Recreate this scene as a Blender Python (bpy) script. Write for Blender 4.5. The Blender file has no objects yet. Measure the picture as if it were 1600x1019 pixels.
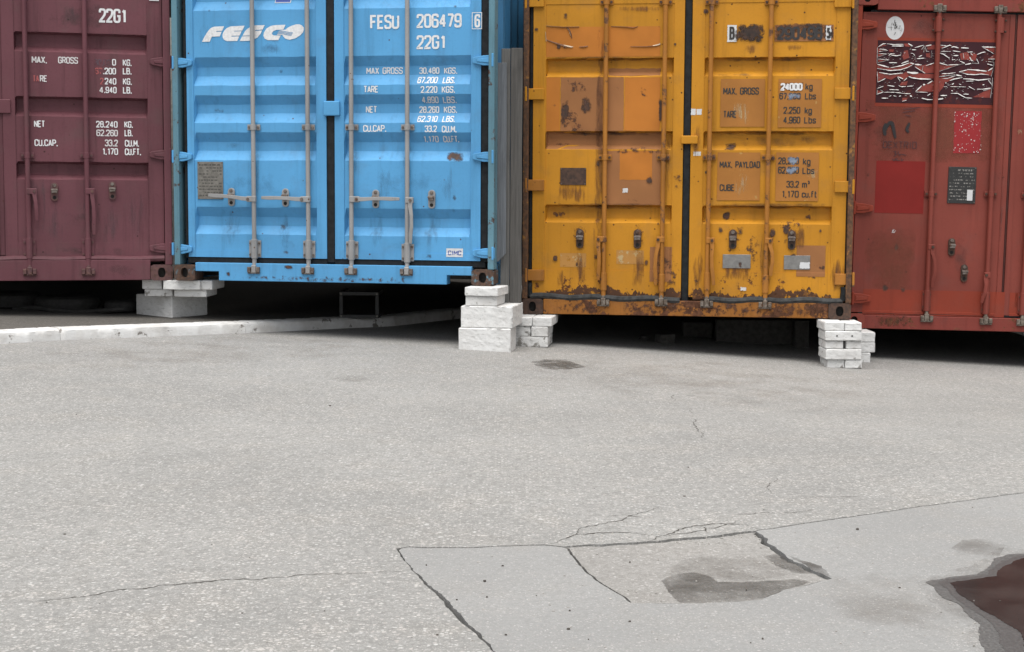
import bpy, bmesh, math, random
from mathutils import Matrix, Vector
from math import radians, sin, cos, pi

# ------------------------------------------------------------------ camera, sky, sun, exposure
SC = bpy.context.scene
COL = SC.collection
F_PX, PITCH, ROLL, EYE = 2390.1, 0.0918363, 0.0058494, 1.15
cam_data = bpy.data.cameras.new('camera')
cam_data.sensor_fit = 'HORIZONTAL'; cam_data.sensor_width = 36.0
cam_data.lens = 36.0 * F_PX / 1600.0
cam_data.clip_start = 0.05; cam_data.clip_end = 1000
cam = bpy.data.objects.new('camera', cam_data); COL.objects.link(cam)
CAM_M = Matrix.Translation((0, 0, EYE)) @ Matrix.Rotation(pi/2 - PITCH, 4, 'X') @ Matrix.Rotation(ROLL, 4, 'Z')
cam.matrix_world = CAM_M
SC.camera = cam
SUN_EL, SUN_AZ = radians(74), radians(195)          # high, slightly behind the camera; overcast
world = bpy.data.worlds.new('World'); SC.world = world; world.use_nodes = True
wn = world.node_tree; wn.nodes.clear()
w_out = wn.nodes.new('ShaderNodeOutputWorld'); w_bg = wn.nodes.new('ShaderNodeBackground')
w_sky = wn.nodes.new('ShaderNodeTexSky'); w_sky.sky_type = 'NISHITA'; w_sky.sun_disc = False
w_sky.sun_elevation = SUN_EL; w_sky.sun_rotation = SUN_AZ
w_sky.air_density = 1.0; w_sky.dust_density = 1.5; w_sky.ozone_density = 1.0
w_hs = wn.nodes.new('ShaderNodeHueSaturation'); w_hs.inputs['Saturation'].default_value = 0.16   # cloud cover: grey light
w_bg.inputs['Strength'].default_value = 0.055
wn.links.new(w_sky.outputs[0], w_hs.inputs['Color']); wn.links.new(w_hs.outputs[0], w_bg.inputs['Color'])
wn.links.new(w_bg.outputs[0], w_out.inputs['Surface'])
sun_d = bpy.data.lights.new('sun', 'SUN'); sun_d.energy = 1.5; sun_d.angle = radians(60); sun_d.color = (1.0, 0.97, 0.93)
sun = bpy.data.objects.new('sun', sun_d); COL.objects.link(sun)
sdir = Vector((sin(SUN_AZ)*cos(SUN_EL), cos(SUN_AZ)*cos(SUN_EL), sin(SUN_EL)))
sun.rotation_euler = sdir.to_track_quat('Z', 'Y').to_euler()
sun.location = (0, -5, 20)
vs = SC.view_settings
vs.view_transform = 'Standard'; vs.look = 'None'; vs.gamma = 1.0; vs.use_curve_mapping = False
vs.exposure = 1.78

SC.cycles.max_bounces = 8; SC.cycles.diffuse_bounces = 3; SC.cycles.transparent_max_bounces = 12
# ------------------------------------------------------------------ geometry helpers
RND = random.Random(7)
CAM_R = CAM_M.to_3x3(); CAM_P = CAM_M.translation.copy()
def ray(px, py):
    return (CAM_R @ Vector(((px-800)/F_PX, -(py-509.5)/F_PX, -1.0))).normalized()
def AT(px, py, Y):
    d = ray(px, py); return CAM_P + d*((Y-CAM_P.y)/d.y)
def smooth(t):
    t = max(0.0, min(1.0, t)); return t*t*(3-2*t)
def g(x, y):                                        # the yard: level near the camera, falling to the right by the row
    x = max(-9.0, min(9.0, x)); s = smooth((y-6)/4.0)
    return -0.035 + s*(-0.043*x - 0.011*math.sqrt(x*x+0.3) + 0.006)
def G(px, py, dz=0.0):
    d = ray(px, py); z = -0.035
    for _ in range(40):
        t = (z+dz-CAM_P.z)/d.z; p = CAM_P + d*t; z = 0.5*z + 0.5*g(p.x, p.y)
    return p
def tag(o, label=None, cat=None, group=None, kind=None):
    if label: o['label'] = label
    if cat: o['category'] = cat
    if group: o['group'] = group
    if kind: o['kind'] = kind
    return o
def empty(name, loc=(0, 0, 0), rot=(0, 0, 0)):
    o = bpy.data.objects.new(name, None); COL.objects.link(o)
    o.empty_display_size = 0.1; o.location = loc; o.rotation_euler = rot
    return o
class MB:
    def __init__(s): s.v = []; s.f = []
    def add(s, vs, fs):
        n = len(s.v); s.v += [tuple(p) for p in vs]; s.f += [tuple(i+n for i in f) for f in fs]; return s
    def box(s, x0, x1, y0, y1, z0, z1):
        return s.add([(x0,y0,z0),(x1,y0,z0),(x1,y1,z0),(x0,y1,z0),(x0,y0,z1),(x1,y0,z1),(x1,y1,z1),(x0,y1,z1)],
                     [(0,3,2,1),(4,5,6,7),(0,1,5,4),(1,2,6,5),(2,3,7,6),(3,0,4,7)])
    def prism(s, poly, y0, y1):                     # poly in (x, z), front at y0
        n = len(poly)
        a = sum(poly[i][0]*poly[(i+1)%n][1]-poly[(i+1)%n][0]*poly[i][1] for i in range(n))
        if a < 0: poly = poly[::-1]
        return s.add([(x,y0,z) for x,z in poly]+[(x,y1,z) for x,z in poly],
                     [tuple(range(n)), tuple(range(2*n-1,n-1,-1))]+[(i,i+n,(i+1)%n+n,(i+1)%n) for i in range(n)])
    def tube(s, p0, p1, r, n=10, r1=None):
        p0 = Vector(p0); p1 = Vector(p1); ax = (p1-p0).normalized()
        a = ax.orthogonal().normalized(); b = ax.cross(a); r1 = r if r1 is None else r1
        vs = [p0+(a*cos(2*pi*i/n)+b*sin(2*pi*i/n))*r for i in range(n)]+[p1+(a*cos(2*pi*i/n)+b*sin(2*pi*i/n))*r1 for i in range(n)]
        return s.add(vs, [(i,(i+1)%n,(i+1)%n+n,i+n) for i in range(n)]+[tuple(range(n-1,-1,-1)), tuple(range(n,2*n))])
    def path(s, pts, r, n=8):                       # round tube along a polyline
        pts = [Vector(p) for p in pts]; rings = []
        a = None
        for i, p in enumerate(pts):
            t = (pts[min(i+1,len(pts)-1)]-pts[max(i-1,0)]).normalized()
            a = t.orthogonal().normalized() if a is None else (a - t*a.dot(t)).normalized()
            b = t.cross(a)
            rings.append([p+(a*cos(2*pi*k/n)+b*sin(2*pi*k/n))*r for k in range(n)])
        vs = [q for R in rings for q in R]
        fs = [(i*n+k,i*n+(k+1)%n,(i+1)*n+(k+1)%n,(i+1)*n+k) for i in range(len(pts)-1) for k in range(n)]
        fs += [tuple(range(n-1,-1,-1)), tuple(range((len(pts)-1)*n, len(pts)*n))]
        return s.add(vs, fs)
    def mesh(s, name, bevel=0, seg=1, smooth=False, fix=True):
        m = bpy.data.meshes.new(name); m.from_pydata(s.v, [], s.f)
        bm = bmesh.new(); bm.from_mesh(m)
        if fix: bmesh.ops.recalc_face_normals(bm, faces=bm.faces)
        if bevel:
            ed = [e for e in bm.edges if len(e.link_faces) == 2 and e.calc_face_angle(0) > 0.6]
            bmesh.ops.bevel(bm, geom=ed, offset=bevel, segments=seg, affect='EDGES', profile=0.5)
        bm.to_mesh(m); bm.free()
        if smooth:
            for p in m.polygons: p.use_smooth = True
            m.set_sharp_from_angle(angle=radians(35))
        return m
    def build(s, name, mat, parent=None, **k):
        o = bpy.data.objects.new(name, s.mesh(name, **k)); o.data.materials.append(mat)
        COL.objects.link(o); o.parent = parent
        return o

# ------------------------------------------------------------------ materials
class NT:
    def __init__(s, name):
        s.m = bpy.data.materials.new(name); s.m.use_nodes = True; s.t = s.m.node_tree; s.t.nodes.clear()
        s.out = s.n('ShaderNodeOutputMaterial'); s.b = s.n('ShaderNodeBsdfPrincipled')
        s.l(s.b.outputs[0], s.out.inputs[0])
        s.tc = s.n('ShaderNodeTexCoord')
    def n(s, ty, **kw):
        nd = s.t.nodes.new(ty)
        for k, v in kw.items(): setattr(nd, k, v)
        return nd
    def l(s, a, b): s.t.links.new(a, b)
    def set(s, sock, v):
        if hasattr(v, 'is_output'): s.l(v, sock)
        elif isinstance(v, tuple) and len(v) == 3 and sock.type == 'RGBA': sock.default_value = (*v, 1)
        else: sock.default_value = v
    def coord(s, scale=(1, 1, 1), kind='Object', loc=(0, 0, 0)):
        mp = s.n('ShaderNodeMapping'); s.l(s.tc.outputs[kind], mp.inputs['Vector'])
        mp.inputs['Scale'].default_value = scale; mp.inputs['Location'].default_value = loc
        return mp.outputs[0]
    def noise(s, scale, detail=4, rough=0.55, vec=None, dist=0):
        nd = s.n('ShaderNodeTexNoise'); s.l(vec if vec is not None else s.tc.outputs['Object'], nd.inputs['Vector'])
        nd.inputs['Scale'].default_value = scale; nd.inputs['Detail'].default_value = detail
        nd.inputs['Roughness'].default_value = rough; nd.inputs['Distortion'].default_value = dist
        return nd.outputs['Fac']
    def voro(s, scale, vec=None, feature='F1', out='Distance', rnd=1):
        nd = s.n('ShaderNodeTexVoronoi', feature=feature); s.l(vec if vec is not None else s.tc.outputs['Object'], nd.inputs['Vector'])
        nd.inputs['Scale'].default_value = scale; nd.inputs['Randomness'].default_value = rnd
        return nd.outputs[out]
    def ramp(s, fac, a, b, lo=0.0, hi=1.0, interp='SMOOTHSTEP'):
        nd = s.n('ShaderNodeMapRange', interpolation_type=interp)
        s.set(nd.inputs[0], fac); nd.inputs[1].default_value = a; nd.inputs[2].default_value = b
        nd.inputs[3].default_value = lo; nd.inputs[4].default_value = hi
        return nd.outputs[0]
    def math(s, op, a, b=0.0, clamp=False):
        nd = s.n('ShaderNodeMath', operation=op, use_clamp=clamp); s.set(nd.inputs[0], a); s.set(nd.inputs[1], b); return nd.outputs[0]
    def mix(s, fac, a, b, mode='MIX'):
        nd = s.n('ShaderNodeMix', data_type='RGBA', blend_type=mode)
        s.set(nd.inputs[0], fac); s.set(nd.inputs[6], a); s.set(nd.inputs[7], b); return nd.outputs[2]
    def sep(s, kind='Object'):
        nd = s.n('ShaderNodeSeparateXYZ'); s.l(s.tc.outputs[kind], nd.inputs[0]); return nd.outputs
    def bump(s, h, strength, dist=0.01, base=None):
        nd = s.n('ShaderNodeBump'); nd.inputs['Strength'].default_value = strength; nd.inputs['Distance'].default_value = dist
        s.l(h, nd.inputs['Height'])
        if base is not None: s.l(base, nd.inputs['Normal'])
        return nd.outputs[0]
    def fin(s, col, rough=0.6, normal=None, metal=0.0, alpha=None, spec=0.5):
        s.set(s.b.inputs['Base Color'], col); s.set(s.b.inputs['Roughness'], rough); s.set(s.b.inputs['Metallic'], metal)
        s.b.inputs['Specular IOR Level'].default_value = spec
        if normal is not None: s.l(normal, s.b.inputs['Normal'])
        if alpha is not None: s.set(s.b.inputs['Alpha'], alpha)
        return s.m

def mul(c, k): return tuple(x*k for x in c)
def paint(name, col, rust=(0.09, 0.035, 0.016), rust_t=0.72, grime=0.35, low=None, fade=0.2, rough=0.5, dent=0.5, speck=0.72, gain=0.75):
    s = NT(name); col = mul(col, gain); rust = mul(rust, 0.8)
    big = s.noise(1.3, 3)
    c = s.mix(s.ramp(big, 0.3, 0.7), mul(col, 1-fade*0.6), mul(col, 1+fade*0.5))
    streak = s.noise(1.0, 5, 0.6, vec=s.coord((17, 17, 0.9)))
    c = s.mix(s.math('MULTIPLY', s.ramp(streak, 0.5, 0.75), grime), c, mul(col, 0.45))
    fine = s.noise(55, 6, 0.7)
    c = s.mix(s.math('MULTIPLY', s.ramp(fine, 0.5, 0.8), grime*0.7), c, mul(col, 0.55))
    blot = s.noise(4.5, 6, 0.65, vec=s.coord(loc=(3.1, 1.7, 0.4)))
    c = s.mix(s.math('MULTIPLY', s.ramp(blot, 0.5, 0.72), grime*0.6), c, tuple(0.5*a+0.5*b for a, b in zip(mul(col, 0.6), (0.12, 0.1, 0.09))))
    # rust: patches from layered noise, denser low down where asked
    rn = s.noise(7.0, 8, 0.72, vec=s.coord(loc=(9.3, 2.2, 5.1)))
    if low:
        z = s.sep()[2]
        rn = s.math('ADD', rn, s.ramp(z, low[0], low[1], low[2], 0.0, 'LINEAR'))
    r = s.ramp(rn, rust_t, rust_t+0.05)
    rc = s.mix(s.ramp(s.noise(30, 5), 0.35, 0.7), rust, mul(rust, 2.3))
    c = s.mix(r, c, rc)
    sp = s.voro(16, vec=s.coord(loc=(0.3, 0.1, 7.7)))
    gate = s.ramp(s.noise(9, 3, vec=s.coord(loc=(4, 4, 4))), speck-0.14, speck-0.08)
    spots = s.math('MULTIPLY', s.ramp(sp, 0.14, 0.06), gate)
    c = s.mix(spots, c, mul(rust, 0.8))
    ro = s.ramp(fine, 0.3, 0.7, rough-0.08, rough+0.12)
    ro = s.math('ADD', ro, s.math('MULTIPLY', r, 0.3), True)
    nb = s.bump(s.noise(2.6, 2, 0.4), dent*0.35, 0.03)
    nb = s.bump(fine, 0.12, 0.003, nb)
    return s.fin(c, ro, nb, spec=0.2)
def rusty(name, a, b, c, t=0.5):
    s = NT(name); a, b, c = mul(a, .75), mul(b, .75), mul(c, .75)
    n1 = s.noise(11, 8, 0.7); n2 = s.noise(40, 5, 0.6, vec=s.coord(loc=(1, 2, 3)))
    col = s.mix(s.ramp(n2, 0.35, 0.65), a, b)
    col = s.mix(s.ramp(n1, t, t+0.08), col, c)
    return s.fin(col, 0.75, s.bump(n2, 0.4, 0.003))
def plain(name, col, rough=0.6, var=0.25, metal=0.0, scale=25, bump=0.2):
    col = mul(col, 0.75); s = NT(name); n = s.noise(scale, 6, 0.65)
    return s.fin(s.mix(s.ramp(n, 0.3, 0.75), mul(col, 1+var), mul(col, 1-var)), s.ramp(n, 0.2, 0.8, rough-0.1, rough+0.1), s.bump(n, bump, 0.002), metal)
def stain(name, col, col2=None, t=0.5, k=0.5, sharp=6.0, scale=9.0, stretch=(1, 1, 1), amax=1.0, rough=0.7, detail=7, seed=0, tex=38):
    """worn paint, rust or dirt lying on a surface; ragged outline from noise, fades towards the patch's own border"""
    s = NT(name); uv = s.sep('UV')
    ex = s.math('MULTIPLY', s.math('MULTIPLY', uv[0], s.math('SUBTRACT', 1.0, uv[0])), 4.0)
    ey = s.math('MULTIPLY', s.math('MULTIPLY', uv[1], s.math('SUBTRACT', 1.0, uv[1])), 4.0)
    e = s.math('POWER', s.math('MULTIPLY', ex, ey), 0.6)
    n = s.noise(scale, detail, 0.68, vec=s.coord(stretch, loc=(seed*1.7, seed*0.6, seed*2.3)))
    a = s.math('ADD', n, s.math('MULTIPLY', s.math('SUBTRACT', e, 1.0), k))
    a = s.math('MULTIPLY', s.math('SUBTRACT', a, t), sharp, True)
    a = s.math('MULTIPLY', a, amax)
    tn = s.noise(tex, 5)
    c = s.mix(s.ramp(tn, 0.35, 0.7), col, col2 or mul(col, 1.5))
    s.m.surface_render_method = 'DITHERED' if hasattr(s.m, 'surface_render_method') else None
    return s.fin(c, rough, s.bump(tn, 0.4, 0.003) if tex > 60 else None, alpha=a)
def sheetmat(name, col, col2, t=0.6, wear=0.35, scale=14, rough=0.6, seed=0, edge_wear=0.0):
    """stuck-on film or paint patch with its own colour, spotted and worn through in places"""
    col = mul(col, 0.74); col2 = mul(col2, 0.74)
    s = NT(name)
    n = s.noise(scale, 7, 0.7, vec=s.coord(loc=(seed, seed*.3, seed*.7)))
    c = s.mix(s.ramp(s.noise(3, 3), 0.3, 0.7), mul(col, 0.9), mul(col, 1.1))
    c = s.mix(s.ramp(n, t, t+0.05), c, col2); s.b.inputs['Specular IOR Level'].default_value = 0.2
    a = s.ramp(s.noise(30, 6, 0.7, vec=s.coord(loc=(seed+5, 0, 0))), wear-0.04, wear)
    return s.fin(c, rough, s.bump(n, 0.15, 0.002), alpha=a, spec=0.2)
def ink(name, col, wear=0.3, rough=0.6):
    s = NT(name); col = mul(col, 0.85)
    n = s.noise(38, 7, 0.75)
    a = s.ramp(n, wear, wear+0.05)
    c = s.mix(s.ramp(s.noise(60, 3), 0.3, 0.7), mul(col, 0.82), col)
    return s.fin(c, rough, None, alpha=a)

# paints
BLUE = (0.088, 0.300, 0.548); MAROON = (0.166, 0.063, 0.077); YEL = (0.635, 0.280, 0.022); RED = (0.272, 0.063, 0.046)
M = {}
M['b'] = paint('blue_paint', BLUE, gain=1.0, rust_t=0.77, grime=0.36, fade=0.16, low=(0.0, 0.25, 0.05), dent=0.6)
M['b_post'] = paint('faded_blue_paint', (0.13, 0.27, 0.34), rust=(0.06, 0.03, 0.02), rust_t=0.58, grime=0.5)
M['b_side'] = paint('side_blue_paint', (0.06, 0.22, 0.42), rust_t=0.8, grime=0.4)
M['b_cast'] = rusty('rusted_blue_casting', (0.05, 0.03, 0.022), (0.12, 0.06, 0.035), (0.12, 0.25, 0.32), 0.56)
M['m'] = paint('maroon_paint', MAROON, rust=(0.05, 0.02, 0.018), rust_t=0.76, grime=0.55, fade=0.2, low=(0.0, 0.3, 0.06))
M['m_cast'] = rusty('maroon_casting', (0.10, 0.045, 0.05), (0.15, 0.07, 0.06), (0.08, 0.035, 0.02), 0.55)
M['y'] = paint('yellow_paint', YEL, rust=(0.085, 0.032, 0.014), rust_t=0.665, grime=0.4, fade=0.2, low=(0.02, 0.42, 0.19), dent=0.8, speck=0.61)
M['y_sill'] = paint('rusted_yellow_paint', (0.38, 0.15, 0.03), rust=(0.07, 0.03, 0.016), rust_t=0.50, grime=0.5, speck=0.6)
M['y_post'] = rusty('rusted_yellow_post', (0.07, 0.035, 0.018), (0.17, 0.075, 0.03), (0.40, 0.18, 0.03), 0.56)
M['y_bar'] = paint('yellow_bar_paint', (0.46, 0.19, 0.035), rust=(0.11, 0.055, 0.03), rust_t=0.56, grime=0.5, speck=0.6)
M['y_cast'] = rusty('rusted_casting', (0.045, 0.024, 0.016), (0.10, 0.05, 0.03), (0.17, 0.08, 0.04), 0.6)
M['r'] = paint('red_paint', RED, rust=(0.07, 0.025, 0.02), rust_t=0.77, grime=0.4, fade=0.2, low=(0.0, 0.3, 0.05))
M['r_new'] = paint('bright_red_paint', (0.32, 0.055, 0.03), rust=(0.07, 0.025, 0.02), rust_t=0.74, grime=0.3)
M['r_sill'] = paint('worn_red_paint', (0.26, 0.055, 0.042), rust=(0.10, 0.04, 0.02), rust_t=0.58, grime=0.5)
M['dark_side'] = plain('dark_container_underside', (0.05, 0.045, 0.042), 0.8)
M['rubber'] = plain('black_rubber', (0.016, 0.018, 0.02), 0.7, 0.35); M['rubber'].node_tree.nodes['Principled BSDF'].inputs['Specular IOR Level'].default_value = 0.2
M['rubber_old'] = plain('old_grey_rubber', (0.034, 0.035, 0.035), 0.85, 0.5); M['rubber_m'] = paint('maroon_painted_rubber', mul(MAROON, 0.85), rust_t=0.8, grime=0.5)
M['rubber_r'] = paint('dull_red_rubber', (0.10, 0.035, 0.03), rust_t=0.8, grime=0.6)
M['galv'] = paint('galvanised_steel', (0.36, 0.36, 0.36), rust=(0.13, 0.07, 0.045), rust_t=0.66, grime=0.4, rough=0.5, speck=0.64)
M['hole'] = plain('casting_inside', (0.012, 0.011, 0.01), 0.9)
M['plate'] = plain('dull_metal_plate', (0.20, 0.19, 0.17), 0.5, 0.3, 0.3)
M['plate_ink'] = ink('plate_print', (0.07, 0.065, 0.06), 0.42)
M['plate_blk'] = plain('black_metal_plate', (0.022, 0.022, 0.022), 0.45, 0.3)
M['plate_blk_ink'] = ink('plate_relief', (0.28, 0.27, 0.25), 0.47)
M['white'] = ink('white_lettering', (0.80, 0.81, 0.82), 0.27)
M['white_old'] = ink('worn_white_lettering', (0.72, 0.70, 0.70), 0.36)
M['pink'] = ink('scraped_pink_lettering', (0.42, 0.10, 0.10), 0.42)
M['grey_ghost'] = ink('scraped_dark_lettering', (0.11, 0.06, 0.08), 0.45)
M['black'] = ink('black_lettering', (0.03, 0.026, 0.022), 0.30)
M['black_faint'] = ink('faint_black_lettering', (0.03, 0.026, 0.026), 0.30)
M['marker'] = ink('black_marker', (0.016, 0.014, 0.016), 0.25)
M['pencil'] = ink('dark_pencil', (0.075, 0.022, 0.024), 0.36)
M['blue_ink'] = ink('blue_print', (0.05, 0.10, 0.38), 0.2)
M['blue_line'] = ink('blue_paint_lines', (0.09, 0.29, 0.55), 0.2)
M['sticker'] = plain('white_sticker', (0.72, 0.73, 0.74), 0.5, 0.06)
M['worn_steel'] = rusty('worn_steel', (0.10, 0.075, 0.055), (0.24, 0.20, 0.165), (0.13, 0.06, 0.025), 0.56)
M['bolt'] = rusty('bolt_steel', (0.10, 0.07, 0.055), (0.20, 0.17, 0.15), (0.09, 0.04, 0.02), 0.55)

# ------------------------------------------------------------------ stroke lettering (condensed block letters)
R_ = 0.2
def GL():
    r = R_; q = 0.14
    d = {
    '0': [[(0,.5),(0,0,r),(.5,0,r),(.5,1,r),(0,1,r),(0,.5)]], 'O': [[(0,.5),(0,0,r),(.5,0,r),(.5,1,r),(0,1,r),(0,.5)]],
    '1': [[(.12,.8),(.3,1),(.3,0)]],
    '2': [[(0,.74),(0,1,r),(.5,1,r),(.5,.58,r),(0,.03),(0,0),(.5,0)]],
    '3': [[(0,.78),(0,1,r),(.5,1,r),(.5,.54,q),(.18,.54)],[(.18,.54),(.5,.54,q),(.5,0,r),(0,0,r),(0,.22)]],
    '4': [[(.38,0),(.38,1),(0,.28),(.55,.28)]],
    '5': [[(.48,1),(.04,1),(.02,.57),(.5,.62,r),(.5,0,r),(0,0,r),(0,.2)]],
    '6': [[(.5,.78),(.5,1,r),(0,1,r),(0,0,r),(.5,0,r),(.5,.58,r),(0,.58)]],
    '7': [[(0,1),(.5,1),(.18,0)]],
    '8': [[(.25,.54),(.02,.54,q),(.02,1,r),(.48,1,r),(.48,.54,q),(.25,.54)],[(.25,.54),(0,.54,q),(0,0,r),(.5,0,r),(.5,.54,q),(.25,.54)]],
    '9': [[(0,.22),(0,0,r),(.5,0,r),(.5,1,r),(0,1,r),(0,.42,r),(.5,.42)]],
    'A': [[(0,0),(.25,1),(.5,0)],[(.1,.28),(.4,.28)]],
    'B': [[(0,.5),(0,1),(.46,1,r),(.46,.54,q),(0,.54)],[(0,.54),(.5,.54,q),(.5,0,r),(0,0),(0,.54)]],
    'C': [[(.5,.72),(.5,1,r),(0,1,r),(0,0,r),(.5,0,r),(.5,.28)]],
    'D': [[(0,0),(0,1),(.5,1,r),(.5,0,r),(0,0)]],
    'E': [[(.46,1),(0,1),(0,0),(.46,0)],[(0,.52),(.38,.52)]],
    'F': [[(.46,1),(0,1),(0,0)],[(0,.52),(.38,.52)]],
    'G': [[(.5,.74),(.5,1,r),(0,1,r),(0,0,r),(.5,0,r),(.5,.48),(.27,.48)]],
    'I': [[(.1,0),(.1,1)]],
    'K': [[(0,0),(0,1)],[(.5,1),(.06,.42)],[(.17,.56),(.5,0)]],
    'L': [[(0,1),(0,0),(.45,0)]],
    'M': [[(0,0),(0,1),(.31,.3),(.62,1),(.62,0)]],
    'N': [[(0,0),(0,1),(.5,0),(.5,1)]],
    'P': [[(0,0),(0,1),(.5,1,r),(.5,.46,r),(0,.46)]],
    'R': [[(0,0),(0,1),(.5,1,r),(.5,.5,r),(0,.5)],[(.26,.5),(.5,0)]],
    'S': [[(.5,.76),(.5,1,r),(0,1,r),(0,.56,r),(.5,.46,r),(.5,0,r),(0,0,r),(0,.24)]],
    'T': [[(0,1),(.5,1)],[(.25,1),(.25,0)]],
    'U': [[(0,1),(0,0,r),(.5,0,r),(.5,1)]],
    'V': [[(0,1),(.25,0),(.5,1)]],
    'X': [[(0,0),(.5,1)],[(0,1),(.5,0)]],
    'Y': [[(0,1),(.25,.5),(.5,1)],[(.25,.5),(.25,0)]],
    '.': [[(.04,0),(.04,.10)]], ',': [[(.08,.08),(.0,-.14)]], ' ': [],
    'k': [[(0,0),(0,1)],[(.4,.7),(.04,.3)],[(.14,.42),(.42,0)]],
    'g': [[(.42,.7),(.42,-.27,q),(0,-.27,q),(0,-.16)],[(.42,.1),(.42,0,q),(0,0,q),(0,.7,q),(.42,.7,q),(.42,.5)]],
    'b': [[(0,1),(0,0),(.42,0,q),(.42,.7,q),(0,.7)]],
    's': [[(.38,.54),(.38,.7,q),(0,.7,q),(0,.39,q),(.38,.31,q),(.38,0,q),(0,0,q),(0,.16)]],
    'm': [[(0,0),(0,.7)],[(0,.5),(0,.7,q),(.3,.7,q),(.3,0)],[(.3,.5),(.3,.7,q),(.6,.7,q),(.6,0)]],
    'c': [[(.38,.5),(.38,.7,q),(0,.7,q),(0,0,q),(.38,0,q),(.38,.2)]],
    'u': [[(0,.7),(0,0,q),(.4,0,q),(.4,.7)]],
    'f': [[(.38,1),(.12,1,q),(.12,0)],[(0,.66),(.32,.66)]],
    't': [[(.12,1),(.12,0,q),(.36,0)],[(0,.7),(.32,.7)]],
    '\u00b3': [[(0,1.08),(.22,1.08),(.1,.9),(.22,.84,.08),(.2,.66,.08),(0,.66)]],
    }
    return d
GLYPH = GL()
ADV = {'.': .10, ',': .1, ' ': .34, 'I': .2, '1': .36, 'M': .62, 'm': .6, 'k': .42, 'g': .42, 'b': .42, 's': .38, 'c': .38, 'u': .4, 'f': .36, 't': .36, '4': .55, '\u00b3': .22, 'L': .45, 'E': .46, 'F': .46}
def rounded(pts, n=5):
    out = []
    for i, p in enumerate(pts):
        if len(p) == 3 and 0 < i < len(pts)-1:
            a = Vector(pts[i-1][:2]); b = Vector(p[:2]); c = Vector(pts[i+1][:2])
            r = min(p[2], (a-b).length*0.5, (c-b).length*0.5)
            p0 = b+(a-b).normalized()*r; p1 = b+(c-b).normalized()*r
            for k in range(n+1):
                t = k/n; out.append(p0*(1-t)**2+b*2*t*(1-t)+p1*t*t)
        else: out.append(Vector(p[:2]))
    res = [out[0]]
    for p in out[1:]:
        if (p-res[-1]).length > 1e-5: res.append(p)
    return res
def ribbon(pts, w, closed=False, wf=None):
    """flat strip along a 2-D polyline -> verts, quads"""
    n = len(pts); vs = []
    loop = closed or (n > 2 and (pts[0]-pts[-1]).length < 1e-4)
    for i, p in enumerate(pts):
        a = pts[i-1] if i > 0 else (pts[-2] if loop else None)
        b = pts[i+1] if i < n-1 else (pts[1] if loop else None)
        d0 = (p-a).normalized() if a is not None else None; d1 = (b-p).normalized() if b is not None else None
        d0 = d0 or d1; d1 = d1 or d0
        n0 = Vector((-d0.y, d0.x)); n1 = Vector((-d1.y, d1.x)); m = n0+n1
        m = m.normalized() if m.length > 1e-3 else n0
        k = min(1/max(m.dot(n0), 0.1), 1.6); ww = w*(wf(i) if wf else 1)
        vs += [p+m*(ww/2*k), p-m*(ww/2*k)]
    return vs, [(2*i, 2*i+1, 2*i+3, 2*i+2) for i in range(n-1)]
def split(pts, lim=1.75):
    """cut a polyline where it doubles back sharply"""
    out = [[pts[0]]]
    for i in range(1, len(pts)):
        out[-1].append(pts[i])
        if i < len(pts)-1:
            a = (pts[i]-pts[i-1]).normalized(); b = (pts[i+1]-pts[i]).normalized()
            if a.angle(b) > lim: out.append([pts[i]])
    return out
def layout(s, gap=0.22):
    x = 0; out = []
    for ch in s:
        out.append((ch, x)); x += ADV.get(ch, .5)+gap
    return out, x-gap

# ------------------------------------------------------------------ container frames of reference
W2 = 1.219; H = 2.591
POSE = {'b': (-1.3351, 11.2304, 0.4243, -0.1809, 0.0003), 'y': (1.2793, 11.3566, 0.1801, -0.1382, -0.0007),
        'm': (-3.7347, 11.1947, 0.4234, 0.2613, 0.0023), 'r': (3.7859, 11.7719, 0.0401, -0.0224, 0.0155), 'q': (6.30, 11.70, -0.03, -0.03, 0.015)}
MAT = {k: Matrix.Translation(p[:3]) @ Matrix.Rotation(p[3], 4, 'Z') @ Matrix.Rotation(p[4], 4, 'Y') for k, p in POSE.items()}
INV = {k: m.inverted() for k, m in MAT.items()}
def L(c, px, py, y=0.0):                            # where a sight line meets the container's own plane y = const
    o = INV[c] @ CAM_P; d = INV[c].to_3x3() @ ray(px, py); t = (y-o.y)/d.y
    p = o+d*t; return p.x, p.z
PO = 0.050; PRC = {'b': 0.094, 'y': 0.100, 'm': 0.112, 'r': 0.09, 'q': 0.09}; RAILS = {}; STILE, RAIL = 0.044, 0.0455
#                               # door skin: outer face and bottom of the corrugation
COLREF = {'b': 515, 'y': 1075, 'm': 130, 'r': 1500, 'q': 2080}
def prof_from(c, lst):
    pr = PRC[c]
    return sorted((L(c, COLREF[c], py, PO if k == 'o' else pr)[1], PO if k == 'o' else pr) for py, k in lst)
PROF = {
 'b': prof_from('b', [(-30,'o'),(-17,'r'),(0,'r'),(14,'o'),(88,'o'),(104,'r'),(118,'r'),(133,'o'),(148,'o'),(163,'r'),(177,'r'),(192,'o'),(207,'o'),(222,'r'),(236,'r'),(251,'o'),(325,'o'),(340,'r'),(354,'r'),(368,'o')]),
 'y': prof_from('y', [(90,'o'),(93,'r'),(112,'r'),(119.5,'o'),(205,'o'),(208,'r'),(227,'r'),(234.5,'o'),(321,'o'),(324,'r'),(342,'r'),(349.5,'o')]),
 'm': prof_from('m', [(52,'o'),(56,'r'),(75,'r'),(83,'o'),(152,'o'),(156,'r'),(175,'r'),(183,'o'),(253,'o'),(257,'r'),(273,'r'),(281,'o')]),
 'r': [], 'q': []}
PANEL = {}                                          # c -> list of (u0, u1): corrugated skin spans
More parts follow.
